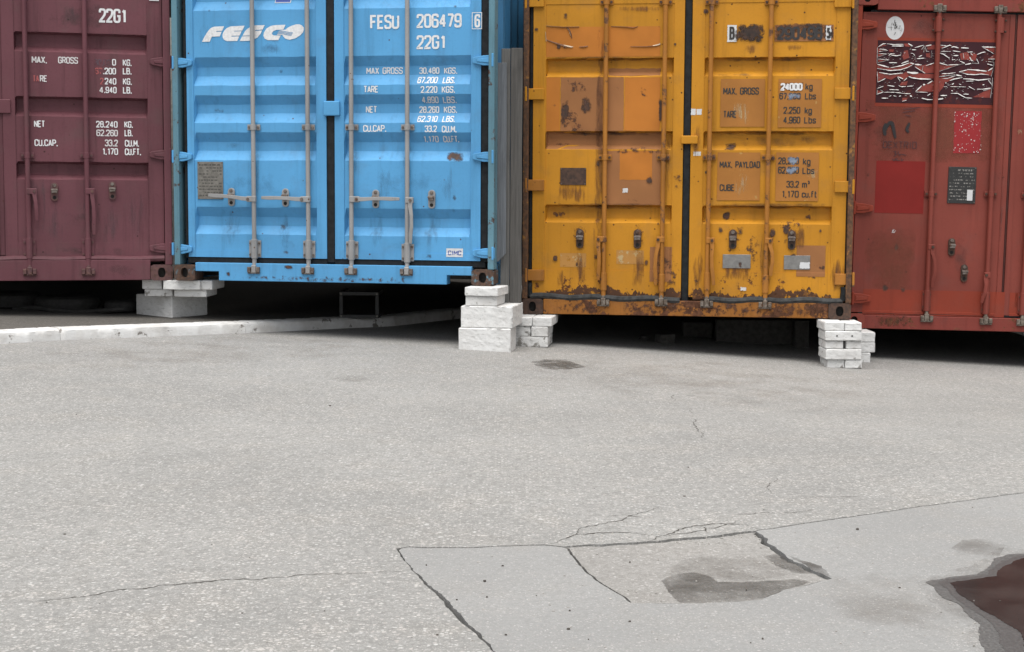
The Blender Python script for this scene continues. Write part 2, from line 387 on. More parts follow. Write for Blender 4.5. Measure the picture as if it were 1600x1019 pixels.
def depth(c, u, v):
    P = PROF[c]; sp = PANEL.get(c, []); e = 1e-4
    if not any(a+e < u < b-e for a, b in sp): return STILE
    if any(a-e <= v <= b+e for a, b in RAILS.get(c, [])): return RAIL
    if not P or not any(a+0.012 <= u <= b-0.012 for a, b in sp): return PO
    if v <= P[0][0] or v >= P[-1][0]: return PO
    for (v0, y0), (v1, y1) in zip(P, P[1:]):
        if v0 <= v <= v1: return y0+(y1-y0)*(v-v0)/max(v1-v0, 1e-6)
    return PO
def drape(c, name, tris, mat, parent, off=0.0015, flat=None, uv=None):
    """tris: list of (verts2d, faces, extra) in door coordinates; laid onto the pressed skin"""
    bm = bmesh.new()
    for vs, fs, ex in tris:
        bv = [bm.verts.new((p[0], -off-ex, p[1])) for p in vs]
        for f in fs:
            try: bm.faces.new([bv[i] for i in f])
            except ValueError: pass
    if flat is None:
        zs = [v.co.z for v in bm.verts]; xs = [v.co.x for v in bm.verts]
        for v0 in [p[0] for p in PROF[c]]+[q+e for r in RAILS.get(c, []) for q in r for e in (-0.002, 0, 0.002)]:
            if min(zs) < v0 < max(zs): bmesh.ops.bisect_plane(bm, geom=list(bm.verts)+list(bm.edges)+list(bm.faces), plane_co=(0, 0, v0), plane_no=(0, 0, 1))
        for u0 in [q for a, b in PANEL.get(c, []) for q in (a, a+0.0121, b-0.0121, b)]:
            if min(xs) < u0 < max(xs): bmesh.ops.bisect_plane(bm, geom=list(bm.verts)+list(bm.edges)+list(bm.faces), plane_co=(u0, 0, 0), plane_no=(1, 0, 0))
    if uv:
        lay = bm.loops.layers.uv.new('UVMap')
        for f in bm.faces:
            for lp in f.loops:
                lp[lay].uv = ((lp.vert.co.x-uv[0])/(uv[1]-uv[0]), (lp.vert.co.z-uv[2])/(uv[3]-uv[2]))
    for v in bm.verts:
        v.co.y += flat if flat is not None else depth(c, v.co.x, v.co.z)
    for f in bm.faces:
        f.normal_update()
        if f.normal.y > 0: f.normal_flip()
    me = bpy.data.meshes.new(name); bm.to_mesh(me); bm.free()
    o = bpy.data.objects.new(name, me); me.materials.append(mat); COL.objects.link(o); o.parent = parent
    return o
def text(c, parent, s, x0, x1, yb, yt, mat, slant=0.0, t=0.155, off=0.002, flat=None, name='lettering'):
    u0, v0 = L(c, x0, yb, PO); u1, _ = L(c, x1, yb, PO); _, v1 = L(c, x0, yt, PO)
    lay, wid = layout(s); h = v1-v0; th = t*h
    sx = (u1-u0-th)/max(wid, 0.05); hh = h-th
    T = []; k = 0
    for ch, x in lay:
        for st in GLYPH.get(ch, []):
            pts = [Vector((u0+th/2+(x+p.x)*sx+slant*p.y*hh, v0+th/2+p.y*hh)) for p in rounded(st)]
            if ch == '.': pts = [Vector((u0+th/2+(x+.05)*sx, v0+(0 if i == 0 else th*1.15))) for i, p in enumerate(pts)]
            for seg in split(pts):
                vs, fs = ribbon(seg, th); T.append((vs, fs, 0.00012*(k % 4))); k += 1
    return drape(c, name, T, mat, parent, off, flat)
def patch(c, parent, name, x0, x1, y0, y1, mat, off=0.001, n=1, rag=0.0, flat=None, seed=0):
    """rectangle (photo corners) of film, paint or dirt lying on the door skin"""
    ua, va = L(c, x0, y1, PO); ub, vb = L(c, x1, y0, PO)
    if flat is not None and flat < 0.02: va = max(va, 0.006)
    rr = random.Random(seed*13+int(x0))
    if rag:
        m = 14; pts = []
        for (a, b) in (((ua,va),(ub,va)),((ub,va),(ub,vb)),((ub,vb),(ua,vb)),((ua,vb),(ua,va))):
            for i in range(m):
                t = i/m; pts.append((a[0]+(b[0]-a[0])*t+rr.uniform(-rag,rag), a[1]+(b[1]-a[1])*t+rr.uniform(-rag,rag)))
        tr = [(pts, [tuple(range(len(pts)))], 0)]
    else:
        tr = [([(ua,va),(ub,va),(ub,vb),(ua,vb)], [(0,1,2,3)], 0)]
    return drape(c, name, tr, mat, parent, off, flat, uv=(ua, ub, va, vb))

# ------------------------------------------------------------------ container builder
def casting(name, u0, v0, mat, root, inside, flip):
    """corner fitting: a steel box with an oval lock hole through its front face"""
    w, h, d = 0.162, 0.118, 0.178
    mb = MB(); N = 24; cu, cv = u0+w/2, v0+h/2
    outer = []; inner = []
    for i in range(N):
        a = 2*pi*i/N; ca, sa = cos(a), sin(a); k = min((w/2)/max(abs(ca), 1e-6), (h/2)/max(abs(sa), 1e-6))
        outer.append((cu+ca*k, cv+sa*k))
        inner.append((cu+0.028*ca*(abs(ca)**-0.25 if abs(ca) > .05 else 1)+(0.02 if flip else -0.02)*0, cv+0.038*sa))
    vs = [(u, 0, v) for u, v in outer]+[(u, 0, v) for u, v in inner]+[(u, 0.035, v) for u, v in inner]
    fs = [(i, (i+1)%N, (i+1)%N+N, i+N) for i in range(N)]+[(i+N, (i+1)%N+N, (i+1)%N+2*N, i+2*N) for i in range(N)]
    mb.add(vs, fs)
    vs = [(u, 0, v) for u, v in outer]+[(u, d, v) for u, v in outer]
    mb.add(vs, [(i, i+N, (i+1)%N+N, (i+1)%N) for i in range(N)]+[tuple(range(N, 2*N))])
    o = mb.build(name, mat, root, fix=True)
    MB().box(cu-0.05, cu+0.05, 0.036, 0.05, cv-0.045, cv+0.045).build('lock_hole', inside, o)
    return o
def side_wall(mat, root, x, depth_=0.036, y0=0.12, y1=6.0, n=21):
    s = 1 if x > 0 else -1; pts = []; per = (y1-y0)/n
    for i in range(n):
        b = y0+i*per
        pts += [(x, b), (x, b+per*.27), (x-s*depth_, b+per*.5), (x-s*depth_, b+per*.77)]
    pts.append((x, y1)); mb = MB(); k = len(pts)
    mb.add([(a, b, 0.14) for a, b in pts]+[(a, b, 2.5) for a, b in pts], [(i, i+1, i+1+k, i+k) for i in range(k-1)])
    mb.box(x-s*0.06 if s > 0 else x-0.001, x+0.001 if s > 0 else x+0.06, 0.17, 6.0, 0.0, 0.145)
    mb.box(x-s*0.06 if s > 0 else x-0.001, x+0.001 if s > 0 else x+0.06, 0.17, 6.0, 2.495, 2.58)
    return mb.build('side_wall', mat, root, fix=False)
def shell(c, root, body, post_m, cast_m, sill_m, v_sill, v_head, side_m, post_w=0.055, notch=None):
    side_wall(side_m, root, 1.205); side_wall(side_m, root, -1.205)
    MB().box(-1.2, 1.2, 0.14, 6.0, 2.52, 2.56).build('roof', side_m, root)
    MB().box(-1.2, 1.2, 5.98, 6.03, 0.02, 2.56).build('back_wall', side_m, root)
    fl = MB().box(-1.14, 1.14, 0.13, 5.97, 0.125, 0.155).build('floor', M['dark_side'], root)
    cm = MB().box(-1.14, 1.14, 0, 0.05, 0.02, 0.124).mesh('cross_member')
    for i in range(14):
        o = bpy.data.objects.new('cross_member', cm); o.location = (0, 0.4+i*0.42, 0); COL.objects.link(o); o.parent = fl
        if i == 0: cm.materials.append(M['dark_side'])
    for s in (-1, 1):
        a, b = (-W2, -W2+post_w) if s < 0 else (W2-post_w, W2)
        MB().box(a+0.001, b, 0.006, 0.13, 0.116, 2.475).build('corner_post', post_m, root, bevel=0.006, seg=2)
        casting('corner_casting', -W2 if s < 0 else W2-0.162, 0.0, cast_m, root, M['hole'], s > 0)
        casting('corner_casting', -W2 if s < 0 else W2-0.162, H-0.118, cast_m if c == 'y' else body, root, M['hole'], s > 0)
        MB().box(-W2 if s < 0 else W2-0.162, -W2+0.162 if s < 0 else W2, 5.87, 6.05, 0, 0.118).build('corner_casting', cast_m, root, bevel=0.006)
    if notch:                                       # sill with a step cut out beside each casting
        a = 1.056; n0, h = notch
        poly = [(-a, h), (-a+n0, h), (-a+n0, 0.004), (a-n0, 0.004), (a-n0, h), (a, h), (a, v_sill), (-a, v_sill)]
    else: poly = [(-1.056, 0.004), (1.056, 0.004), (1.056, v_sill), (-1.056, v_sill)]
    MB().prism(poly, 0.012, 0.13).build('sill', sill_m, root, bevel=0.004, seg=2)
    MB().box(-1.056, 1.056, 0.012, 0.14, v_head, 2.585).build('header', sill_m if c == 'r' else body, root, bevel=0.005, seg=2)
def door(c, root, px0, px1, pp0, pp1, v0, v1, mat, yref=240, rail=None):
    """leaf: steel frame round a pressed skin; px0..px1 leaf edges, pp0..pp1 skin edges"""
    e0 = L(c, px0, yref, 0.044)[0]; e1 = L(c, px1, yref, 0.044)[0]; a = L(c, pp0, yref, PO)[0]; b = L(c, pp1, yref, PO)[0]
    PANEL.setdefault(c, []).append((a, b))
    mb = MB()
    mb.box(e0, a, 0.044, 0.10, v0, v1); mb.box(b, e1, 0.044, 0.10, v0, v1)
    r = rail or (0.06, 0.06)
    RAILS[c] = [(v0-1, v0+r[0]), (v1-r[1], v1+1)]
    mb.box(a+.0005, b-.0005, 0.0455, 0.10, v0, v0+r[0]); mb.box(a+.0005, b-.0005, 0.0455, 0.10, v1-r[1], v1)
    rows = [(v0+r[0], PO)]+[p for p in PROF[c] if v0+r[0]+0.01 < p[0] < v1-r[1]-0.01]+[(v1-r[1], PO)]
    e = 0.012; us = [a, a+e]+[a+e+(b-a-2*e)*i/12 for i in range(1, 12)]+[b-e, b]; n = len(us)
    rr = random.Random(int(px0)+5)
    vs = []
    for j, (v, y) in enumerate(rows):
        for i, u in enumerate(us):
            dv = rr.uniform(-0.0022, 0.0022) if 1 < i < n-2 and 0 < j < len(rows)-1 else 0
            vs.append((u, (PO if i in (0, n-1) else y)+abs(dv)*0.6, v+dv))
    mb.add(vs, [(j*n+i, j*n+i+1, (j+1)*n+i+1, (j+1)*n+i) for j in range(len(rows)-1) for i in range(n-1)])
    return mb.build('door', mat, root, fix=False)
def gasket(c, dr, boxes, mat, name='gasket'):
    for (u0, u1, v0, v1) in boxes:
        o = MB().box(u0, u1, 0.052, 0.10, v0, v1).build(name, mat, dr, bevel=0.006, seg=2)
def hinge(c, dr, side, xk, xt, y, mat, style='taper', hpx=15):
    """blade hinge: knuckle at the post (photo x xk), tip on the door (xt)"""
    uk, v = L(c, xk, y, 0.02); ut, _ = L(c, xt, y, 0.03); s = 1 if ut > uk else -1
    h = hpx/206/2
    if style == 'taper':
        poly = [(uk, v-h), (uk+(ut-uk)*.45, v-h*1.0), (ut-s*0.012, v-h*.62), (ut, v-h*.4), (ut, v+h*.45), (ut-s*0.012, v+h*.62), (uk+(ut-uk)*.4, v+h*.95), (uk, v+h)]
    else:
        poly = [(uk, v-h), (ut, v-h), (ut, v+h), (uk, v+h)]
    mb = MB(); mb.prism(poly, 0.022, 0.05)
    mb.box(min(uk, uk-s*0.02), max(uk, uk-s*0.02), 0.012, 0.06, v-h*1.05, v+h*1.05)
    if style == 'taper': mb.prism([(uk+s*0.01, v-h*.55), (ut-s*0.03, v-h*.28), (ut-s*0.03, v+h*.28), (uk+s*0.01, v+h*.55)], 0.0165, 0.0225)
    mb.tube((uk-s*0.01, 0.010, v-h*1.3), (uk-s*0.01, 0.010, v+h*1.3), 0.0095, 8)
    o = mb.build('hinge', mat, dr, bevel=0.004, seg=2)
    return o
def barset(c, root, x_bot, y_bot, x_top, y_top, mat, r=0.0165, guides=(), low=None, cam_y=None, hub=None, tip=None, top=None, bolt=None, bend=0.0):
    """one locking bar with its brackets, cam, keeper and swing handle"""
    bolt = bolt or M['bolt']; yb = 0.022
    ub, vb = L(c, x_bot, y_bot, yb); ut, vt = L(c, x_top, y_top, yb)
    u = (ub+ut)/2; uf = lambda v: u+(0 if abs(vt-vb) < .1 else (ut-ub)*((v-vb)/(vt-vb)-.5)*0.4)
    v_end = 2.43 if top is None else L(c, x_top, top, yb)[1]
    n = 9; pts = [(uf(vb-0.03+(v_end-vb+0.03)*i/n), yb, vb-0.03+(v_end-vb+0.03)*i/n) for i in range(n+1)]
    o = MB().path(pts, r, 12).build('locking_bar', mat, root, smooth=True)
    def bracket(py, w=0.098, h=0.042):
        v = L(c, x_bot, py, yb)[1]; x = uf(v)
        mb = MB().box(x-w/2, x-0.021, 0.034, 0.046, v-h/2, v+h/2).box(x+0.021, x+w/2, 0.034, 0.046, v-h/2, v+h/2)
        arc = [(x+0.0225*cos(pi*i/8), yb-0.0225*sin(pi*i/8)+0.002) for i in range(9)]
        arc2 = [(x+0.0185*cos(pi*i/8), yb-0.0185*sin(pi*i/8)+0.002) for i in range(9)]
        vs = []
        for z in (v-h/2, v+h/2):
            vs += [(a, b, z) for a, b in arc]+[(a, b, z) for a, b in arc2]
        fs = []
        for i in range(8):
            fs += [(i, i+1, i+19, i+18), (9+i, 27+i, 28+i, 10+i), (i, 9+i, 10+i, i+1), (18+i, 19+i, 28+i, 27+i)]
        mb.add(vs, fs)
        b = mb.build('bar_guide', mat, o, bevel=0.0015)
        for s in (-1, 1):
            MB().tube((x+s*(w/2-0.014), 0.026, v), (x+s*(w/2-0.014), 0.036, v), 0.0095, 6).build('bolt', bolt, o)
        return b
    for py in guides: bracket(py)
    if low:                                          # long bottom bracket with four bolts
        py, hp, wp = low; v = L(c, x_bot, py, yb)[1]; x = uf(v); h = hp/206; w = wp/206
        mb = MB().box(x-w/2, x+w/2, 0.036, 0.047, v-h/2, v+h/2)
        mb.tube((x, yb+.002, v-h/2-0.008), (x, yb+.002, v+h/2+0.008), 0.0235, 12)
        mb.box(x-0.02, x+0.02, 0.018, 0.036, v-h/2+.004, v+h/2-.004)
        mb.build('bar_guide', mat, o, bevel=0.002)
        for s in (-1, 1):
            for q in (-1, 1):
                MB().tube((x+s*(w/2-0.012), 0.027, v+q*h*.33), (x+s*(w/2-0.012), 0.037, v+q*h*.33), 0.0085, 6).build('bolt', bolt, o)
    if cam_y:
        for cy_, sg in ((cam_y, 1),)+(((top, -1),) if top is not None else ()):
            v = L(c, x_bot if sg > 0 else x_top, cy_, 0.0)[1]; x = uf(v)
            mb = MB().box(x-0.018, x+0.018, -0.006, 0.03, v-0.026, v+0.03)
            mb.tube((x, 0.012, v+sg*0.02), (x, 0.02, v+sg*0.06), 0.014, 10)
            mb.build('cam', M['worn_steel'] if c in 'yr' else (bolt if c != 'b' else mat), o, bevel=0.004)
            mb = MB().box(x-0.047, x-0.022, -0.012, 0.012, v-0.022, v+0.018).box(x+0.022, x+0.047, -0.012, 0.012, v-0.022, v+0.018).box(x-0.047, x+0.047, -0.004, 0.012, v-0.032, v-0.023)
            mb.build('cam_keeper', M['worn_steel'] if c in 'yr' else bolt, o, bevel=0.003)
    if hub:
        hu, hv = L(c, hub[0], hub[1], 0.01); tu, tv = L(c, tip[0], tip[1], 0.0)
        x = uf(hv)
        mb = MB().box(min(x, hu)-0.012, max(x, hu)+0.02, 0.0, 0.03, hv-0.022, hv+0.022)
        b = mb.build('handle_hub', mat, o, bevel=0.005, seg=2)
        MB().tube((hu, -0.012, hv), (hu, 0.0, hv), 0.011, 8).build('bolt', bolt, o)
        d = Vector((tu-hu, tv-hv)); ln = d.length; d.normalize(); nrm = Vector((-d.y, d.x))
        prof_ = [(0.0, 0.0, .016), (0.16, 0.0, .015), (0.34, bend, .013), (0.62, bend*1.1, .013), (0.8, bend*.3, .014), (1.0, 0, .011)]
        sec = []
        for t, k, w in prof_:
            p = Vector((hu, hv))+d*(ln*t)+nrm*(k*ln); yy = 0.0-0.012*sin(pi*t)
            sec.append([(p.x+nrm.x*w, yy, p.y+nrm.y*w), (p.x-nrm.x*w, yy, p.y-nrm.y*w), (p.x-nrm.x*w, yy+.011, p.y-nrm.y*w), (p.x+nrm.x*w, yy+.011, p.y+nrm.y*w)])
        vs = [q for S in sec for q in S]; k = len(sec)
        fs = [(4*i+a, 4*i+(a+1)%4, 4*i+4+(a+1)%4, 4*i+4+a) for i in range(k-1) for a in range(4)]+[(0, 1, 2, 3), (4*k-4, 4*k-1, 4*k-2, 4*k-3)]
        MB().add(vs, fs).build('handle', mat, o, bevel=0.002)
    return o
def catch(c, dr, px, py, mat, hpx=30, wpx=11):
    """handle catch: oblong plate with a latch lug and two eyes"""
    u, v = L(c, px, py, 0.04); h = hpx/206/2; w = wpx/206/2
    poly = [(u+w*cos(a)*1.0, v+(h-w)*(1 if sin(a) >= 0 else -1)+w*sin(a)) for a in [2*pi*i/16 for i in range(16)]]
    o = MB().prism(poly, 0.036, 0.049).build('handle_catch', mat, dr, bevel=0.002)
    mb = MB().box(u-w*.75, u+w*.75, 0.008, 0.037, v-0.008, v+h*.36)
    mb.tube((u-w*.9, 0.014, v+h*.2), (u+w*.9, 0.014, v+h*.2), 0.009, 8)
    mb.tube((u, 0.030, v+h*.7), (u, 0.037, v+h*.7), w*.5, 8)
    mb.build('handle_catch', M['bolt'], dr, bevel=0.002)
    MB().tube((u, 0.0345, v-h*.62), (u, 0.0365, v-h*.62), w*.5, 10).build('handle_catch', M['hole'], dr)
def root_for(c, name, label, cat='container', group='shipping containers standing in a row'):
    p = POSE[c]; r = empty(name, p[:3], (0, p[4], p[3])); return tag(r, label, cat, group)

# ------------------------------------------------------------------ the yard: asphalt, patches, cracks, kerb
def asphalt(name, base, pebble, dark, pb=0.5, peb_scale=62, tint=(1.03, 1.0, 0.95), wet=0.0):
    s = NT(name)
    big = s.noise(0.55, 4, 0.6); mid = s.noise(3.2, 5, 0.6, vec=s.coord(loc=(2, 7, 0)))
    c = s.mix(s.ramp(big, 0.3, 0.7), mul(base, 0.86), mul(base, 1.10))
    c = s.mix(s.math('MULTIPLY', s.ramp(mid, 0.45, 0.75), 0.35), c, tuple(b*0.85*t for b, t in zip(base, (1.08, 1.0, 0.9))))
    fn = s.noise(210, 3, 0.7)
    c = s.mix(s.math('MULTIPLY', s.ramp(fn, 0.35, 0.7), 0.55), c, dark)
    wv = s.n('ShaderNodeVectorMath', operation='ADD'); s.l(s.tc.outputs['Object'], wv.inputs[0])
    nz = s.n('ShaderNodeTexNoise'); nz.inputs['Scale'].default_value = 90; s.l(s.tc.outputs['Object'], nz.inputs['Vector'])
    sc = s.n('ShaderNodeVectorMath', operation='SCALE'); s.l(nz.outputs['Color'], sc.inputs[0]); sc.inputs['Scale'].default_value = 0.012
    s.l(sc.outputs[0], wv.inputs[1])
    h = None
    for scale, lo, amt in ((peb_scale*0.5, 0.93-pb*0.18, 0.7), (peb_scale, 0.60-pb*0.35, 0.85), (peb_scale*2.1, 0.62-pb*0.4, 0.6)):
        vc = s.n('ShaderNodeTexVoronoi'); s.l(wv.outputs[0], vc.inputs['Vector']); vc.inputs['Scale'].default_value = scale; vd = vc.outputs['Distance']
        sp = s.n('ShaderNodeSeparateColor'); s.l(vc.outputs['Color'], sp.inputs[0])
        patchy = s.math('ADD', sp.outputs[0], s.math('MULTIPLY', s.math('SUBTRACT', mid, 0.5), 0.9))
        on = s.ramp(patchy, lo+0.12, lo+0.2)
        shape = s.ramp(vd, 0.46, 0.30)
        f = s.math('MULTIPLY', s.math('MULTIPLY', on, shape), amt)
        pc = s.mix(sp.outputs[1], mul(pebble, 0.72), mul(pebble, 1.25))
        pc = s.mix(s.math('MULTIPLY', sp.outputs[2], 0.35), pc, tuple(a*b for a, b in zip(pebble, (1.0, 0.86, 0.78))))
        c = s.mix(f, c, pc)
        pit = s.math('MULTIPLY', s.math('SUBTRACT', 1.0, on), s.ramp(vd, 0.5, 0.75))
        c = s.mix(s.math('MULTIPLY', pit, 0.35), c, dark)
        h = f if h is None else s.math('ADD', h, s.math('MULTIPLY', f, 0.6))
    nb = s.bump(s.math('ADD', h, s.math('MULTIPLY', fn, 0.6)), 0.55, 0.004)
    return s.fin(c, 0.9, nb, spec=0.3)
M['old_asphalt'] = asphalt('old_asphalt', (0.258, 0.255, 0.245), (0.372, 0.369, 0.358), (0.14, 0.137, 0.13), 0.58, 70)
M['new_asphalt'] = asphalt('patched_asphalt', (0.252, 0.2515, 0.246), (0.315, 0.313, 0.308), (0.175, 0.174, 0.169), 0.2, 110)
M['hollow'] = asphalt('concrete_infill', (0.255, 0.248, 0.236), (0.33, 0.325, 0.315), (0.145, 0.138, 0.128), 0.22, 80)
M['soil'] = plain('dark_grit', (0.035, 0.032, 0.028), 0.95, 0.4, 0, 60, 0.6)
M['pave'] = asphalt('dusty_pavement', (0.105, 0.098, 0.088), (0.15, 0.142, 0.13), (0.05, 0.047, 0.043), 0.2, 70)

def sheet(name, pts, dz, mat, skirt=0.03, parent=None, uv=False):
    """a flat layer of the yard bounded by pts (x, y), bent to the ground, with its cut edge showing"""
    bm = bmesh.new(); vs = [bm.verts.new((p[0], p[1], 0)) for p in pts]
    f = bm.faces.new(vs); f.normal_update()
    if f.normal.z < 0: f.normal_flip()
    bmesh.ops.triangulate(bm, faces=[f])
    xs = [p[0] for p in pts]; ys = [p[1] for p in pts]
    for ax, lo, hi, st in ((0, max(min(xs), -9), min(max(xs), 9), 1.0), (1, max(min(ys), 6), min(max(ys), 10), 0.5)):
        k = lo+st/2 if hi-lo > st else hi+1
        while k < hi:
            no = [0, 0, 0]; no[ax] = 1; co = [0, 0, 0]; co[ax] = k
            bmesh.ops.bisect_plane(bm, geom=list(bm.verts)+list(bm.edges)+list(bm.faces), plane_co=co, plane_no=no); k += st
    if skirt:
        be = [e for e in bm.edges if e.is_boundary]
        r = bmesh.ops.extrude_edge_only(bm, edges=be)
        low = {v for v in r['geom'] if isinstance(v, bmesh.types.BMVert)}
    else: low = set()
    if uv:
        lay = bm.loops.layers.uv.new('UVMap')
        for f in bm.faces:
            for lp in f.loops: lp[lay].uv = ((lp.vert.co.x-min(xs))/(max(xs)-min(xs)), (lp.vert.co.y-min(ys))/(max(ys)-min(ys)))
    for v in bm.verts: v.co.z = g(v.co.x, v.co.y)+dz-(skirt if v in low else 0)
    bmesh.ops.recalc_face_normals(bm, faces=bm.faces) if skirt else None
    for f in bm.faces:
        f.normal_update()
        if abs(f.normal.z) > 0.7 and f.normal.z < 0: f.normal_flip()
    me = bpy.data.meshes.new(name); bm.to_mesh(me); bm.free(); me.materials.append(mat)
    o = bpy.data.objects.new(name, me); COL.objects.link(o); o.parent = parent
    return o
def ragged(px_pts, step=0.018, amp=0.004, seed=1, dz=0.0, world=False):
    """photo polyline -> broken edge on the ground"""
    rr = random.Random(seed)
    P = [Vector(p) if world else G(p[0], p[1], dz).to_2d() for p in px_pts]
    out = []; drift = 0
    for a, b in zip(P, P[1:]):
        n = max(1, int((b-a).length/step)); nr = Vector((-(b-a).y, (b-a).x)).normalized()
        for i in range(n):
            drift = drift*0.8+rr.uniform(-amp, amp)
            out.append(a+(b-a)*(i/n)+nr*(0 if i == 0 and not out else drift))
    out.append(P[-1]); return out
# seams read off the photograph's ground
S_TOP_L = [(619, 857), (640, 853), (672, 855), (720, 855), (780, 853), (850, 851), (880, 854)]
S_TOP_R = [(880, 854), (960, 850), (1010, 846), (1060, 841), (1120, 836), (1181, 829)]
S_FAR = [(1181, 829), (1260, 817), (1330, 807), (1400, 797), (1470, 787), (1570, 773), (1700, 757)]
S_DIAG = [(619, 857), (644, 892), (680, 930), (720, 972), (768, 1019), (860, 1110)]
S_IN_L = [(884, 855), (905, 882), (935, 908), (965, 927), (986, 941)]
S_IN_B = [(986, 941), (1060, 942), (1130, 940), (1190, 936), (1225, 921), (1262, 912), (1300, 903)]
S_IN_R = [(1300, 903), (1270, 889), (1235, 872), (1210, 852), (1185, 831)]
diag = ragged(S_DIAG, seed=3, amp=0.003); dirv = (diag[-1]-diag[len(diag)//2]).normalized(); diag_far = diag[-1]+dirv*40
topl = ragged(S_TOP_L, seed=4, amp=0.003); topr = ragged(S_TOP_R, seed=5, amp=0.005); far = ragged(S_FAR, seed=6, amp=0.003)
fdir = (far[-1]-far[-8]).normalized(); far_end = far[-1]+fdir*60
tag(sheet('ground', [(-150, -150), (150, -150), (150, 150), (-150, 150)], -0.034, M['soil'], 0), kind='structure')
seam = topl+topr[1:]+far[1:]
old = [far_end]+seam[::-1]+diag[1:]+[diag_far, Vector((-60, -45)), Vector((-60, 60)), Vector((70, 60))]
tag(sheet('asphalt', old, 0.0, M['old_asphalt']), kind='structure')
def shift(pts, d): return [p+Vector(d) for p in pts]
inl = ragged(S_IN_L, seed=8, amp=0.003); inb = ragged(S_IN_B, seed=9, amp=0.004); inr = ragged(S_IN_R, seed=10, amp=0.006)
rr0 = random.Random(21)
def gapped(pts, lo, hi, axis=1):
    w = lo; out = []
    for p in pts:
        w = 0.7*w+0.3*rr0.uniform(lo, hi); out.append(p+(Vector((0, -w)) if axis else Vector((w, 0))))
    return out
dg = [p+Vector((0.004+0.014*smooth(1-abs(i/len(diag)-0.45)*3.2)+rr0.uniform(0, 0.005), 0)) for i, p in enumerate(diag)]
new = gapped(topl[1:], 0.0015, 0.008)+inl[1:]+inb[1:]+inr[1:-1]+gapped(far, 0.0005, 0.0045)+[far_end+Vector((0, -0.02)), Vector((70, -45)), diag_far+Vector((0.02, 0))]+dg[::-1][:-1]
tag(sheet('asphalt_patch', new, -0.002, M['new_asphalt']), kind='structure')
hol = gapped(topr, 0.004, 0.026)+[p+Vector((-0.022, 0)) for p in inr[::-1][1:]]+[p+Vector((0, 0.004+0.006*abs(sin(i*0.35)))) for i, p in enumerate(inb[::-1][1:])]+[p+Vector((0.010, 0)) for p in inl[::-1][1:]]
tag(sheet('concrete_infill', hol, -0.004, M['hollow'], 0.024), kind='structure')
# cracks: flat strips, dark with dirt and painted-in shadow
M['crack'] = plain('crack_dirt_shade', (0.075, 0.068, 0.058), 0.95, 0.3, 0, 80, 0.4)
CR = [
 ([(0,942),(60,939),(130,933),(180,924),(260,915),(330,908),(400,905),(470,899),(540,896),(600,894),(640,893)], 0.005),
 ([(860,850),(884,842),(905,836),(930,833),(960,832),(1000,834),(1015,838)], 0.006),
 ([(1012,846),(1030,838),(1060,827),(1090,821),(1120,819),(1160,821),(1183,826)], 0.008),
 ([(1030,838),(1065,834),(1100,829),(1130,822),(1150,815),(1180,812)], 0.005),
 ([(1090,821),(1105,826),(1115,833)], 0.004),
 ([(885,841),(900,826),(930,821),(975,812),(1010,800),(1030,792)], 0.004),
 ([(940,808),(980,805),(1015,812)], 0.003),
 ([(1130,806),(1180,801),(1230,802),(1280,797)], 0.0035),
 ([(1050,613),(1053,622),(1057,628)], 0.004), ([(1078,634),(1080,645),(1088,655),(1085,668),(1095,678),(1098,688)], 0.0045),
 ([(1098,688),(1070,686),(1055,684)], 0.003),
 ([(1203,772),(1202,761),(1212,752),(1220,745)], 0.0025), ([(1250,778),(1300,777),(1350,774)], 0.003),
 ([(1140,545),(1180,549),(1230,556)], 0.004),
]
ck = []
for i, (pp, w) in enumerate(CR):
    pts = ragged(pp, 0.012, 0.0075, 40+i); rr = random.Random(i); wf = [max(0.15, rr.gauss(0.8, 0.4))*min(1, 0.2+3*min(j, len(pts)-1-j)/max(1, len(pts))) for j in range(len(pts))]
    vs_, fs_ = ribbon(pts, w, wf=lambda j: wf[j])
    dz = -0.002+0.0012 if pp[0] == (960, 960) else 0.0012
    mb = MB().add([(p.x, p.y, g(p.x, p.y)+dz) for p in vs_], [f[::-1] for f in fs_])
    o = mb.build('crack', M['crack'], None, fix=False); tag(o, kind='structure'); ck.append(o)
asph = bpy.data.objects['asphalt']
for o in ck: o.parent = asph; del o['kind']
# damp marks and the puddle
def stain_ground(name, px, dz, mat, seed=1, amp=0.01):
    pts = ragged(px+[px[0]], 0.010, amp*0.35, seed)[:-1]
    return sheet(name, pts, dz, mat, 0, uv=True)
M['wet_dark'] = stain('wet_asphalt', (0.035, 0.032, 0.028), (0.08, 0.075, 0.068), t=0.28, k=0.26, sharp=4, scale=11, amax=0.70, rough=0.55, seed=2, tex=120)
M['damp'] = stain('damp_asphalt', (0.15, 0.13, 0.11), (0.20, 0.18, 0.155), t=0.28, k=0.35, sharp=4, scale=5, amax=0.62, rough=0.6, seed=3)
M['dirt_damp'] = stain('drying_asphalt', (0.14, 0.12, 0.10), (0.18, 0.16, 0.135), t=0.36, k=0.40, sharp=2.4, scale=3.2, amax=0.42, rough=0.8, seed=4)
M['dust'] = stain('brown_dust', (0.15, 0.12, 0.095), (0.2, 0.165, 0.135), t=0.40, k=0.35, sharp=2.2, scale=3.0, amax=0.36, rough=0.9, seed=5)
M['oil'] = stain('oil_mark', (0.10, 0.09, 0.08), (0.18, 0.165, 0.15), t=0.36, k=0.5, sharp=5, scale=8, amax=0.75, rough=0.55, seed=6)
def gs(name, px, dz, mat, seed=1): return tag(stain_ground(name, px, dz, mat, seed), kind='structure')
M['wet_sharp'] = stain('soaked_concrete', (0.035, 0.031, 0.026), (0.085, 0.076, 0.066), t=0.22, k=0.14, sharp=2.2, scale=6, amax=0.72, rough=0.55, seed=2, tex=150)
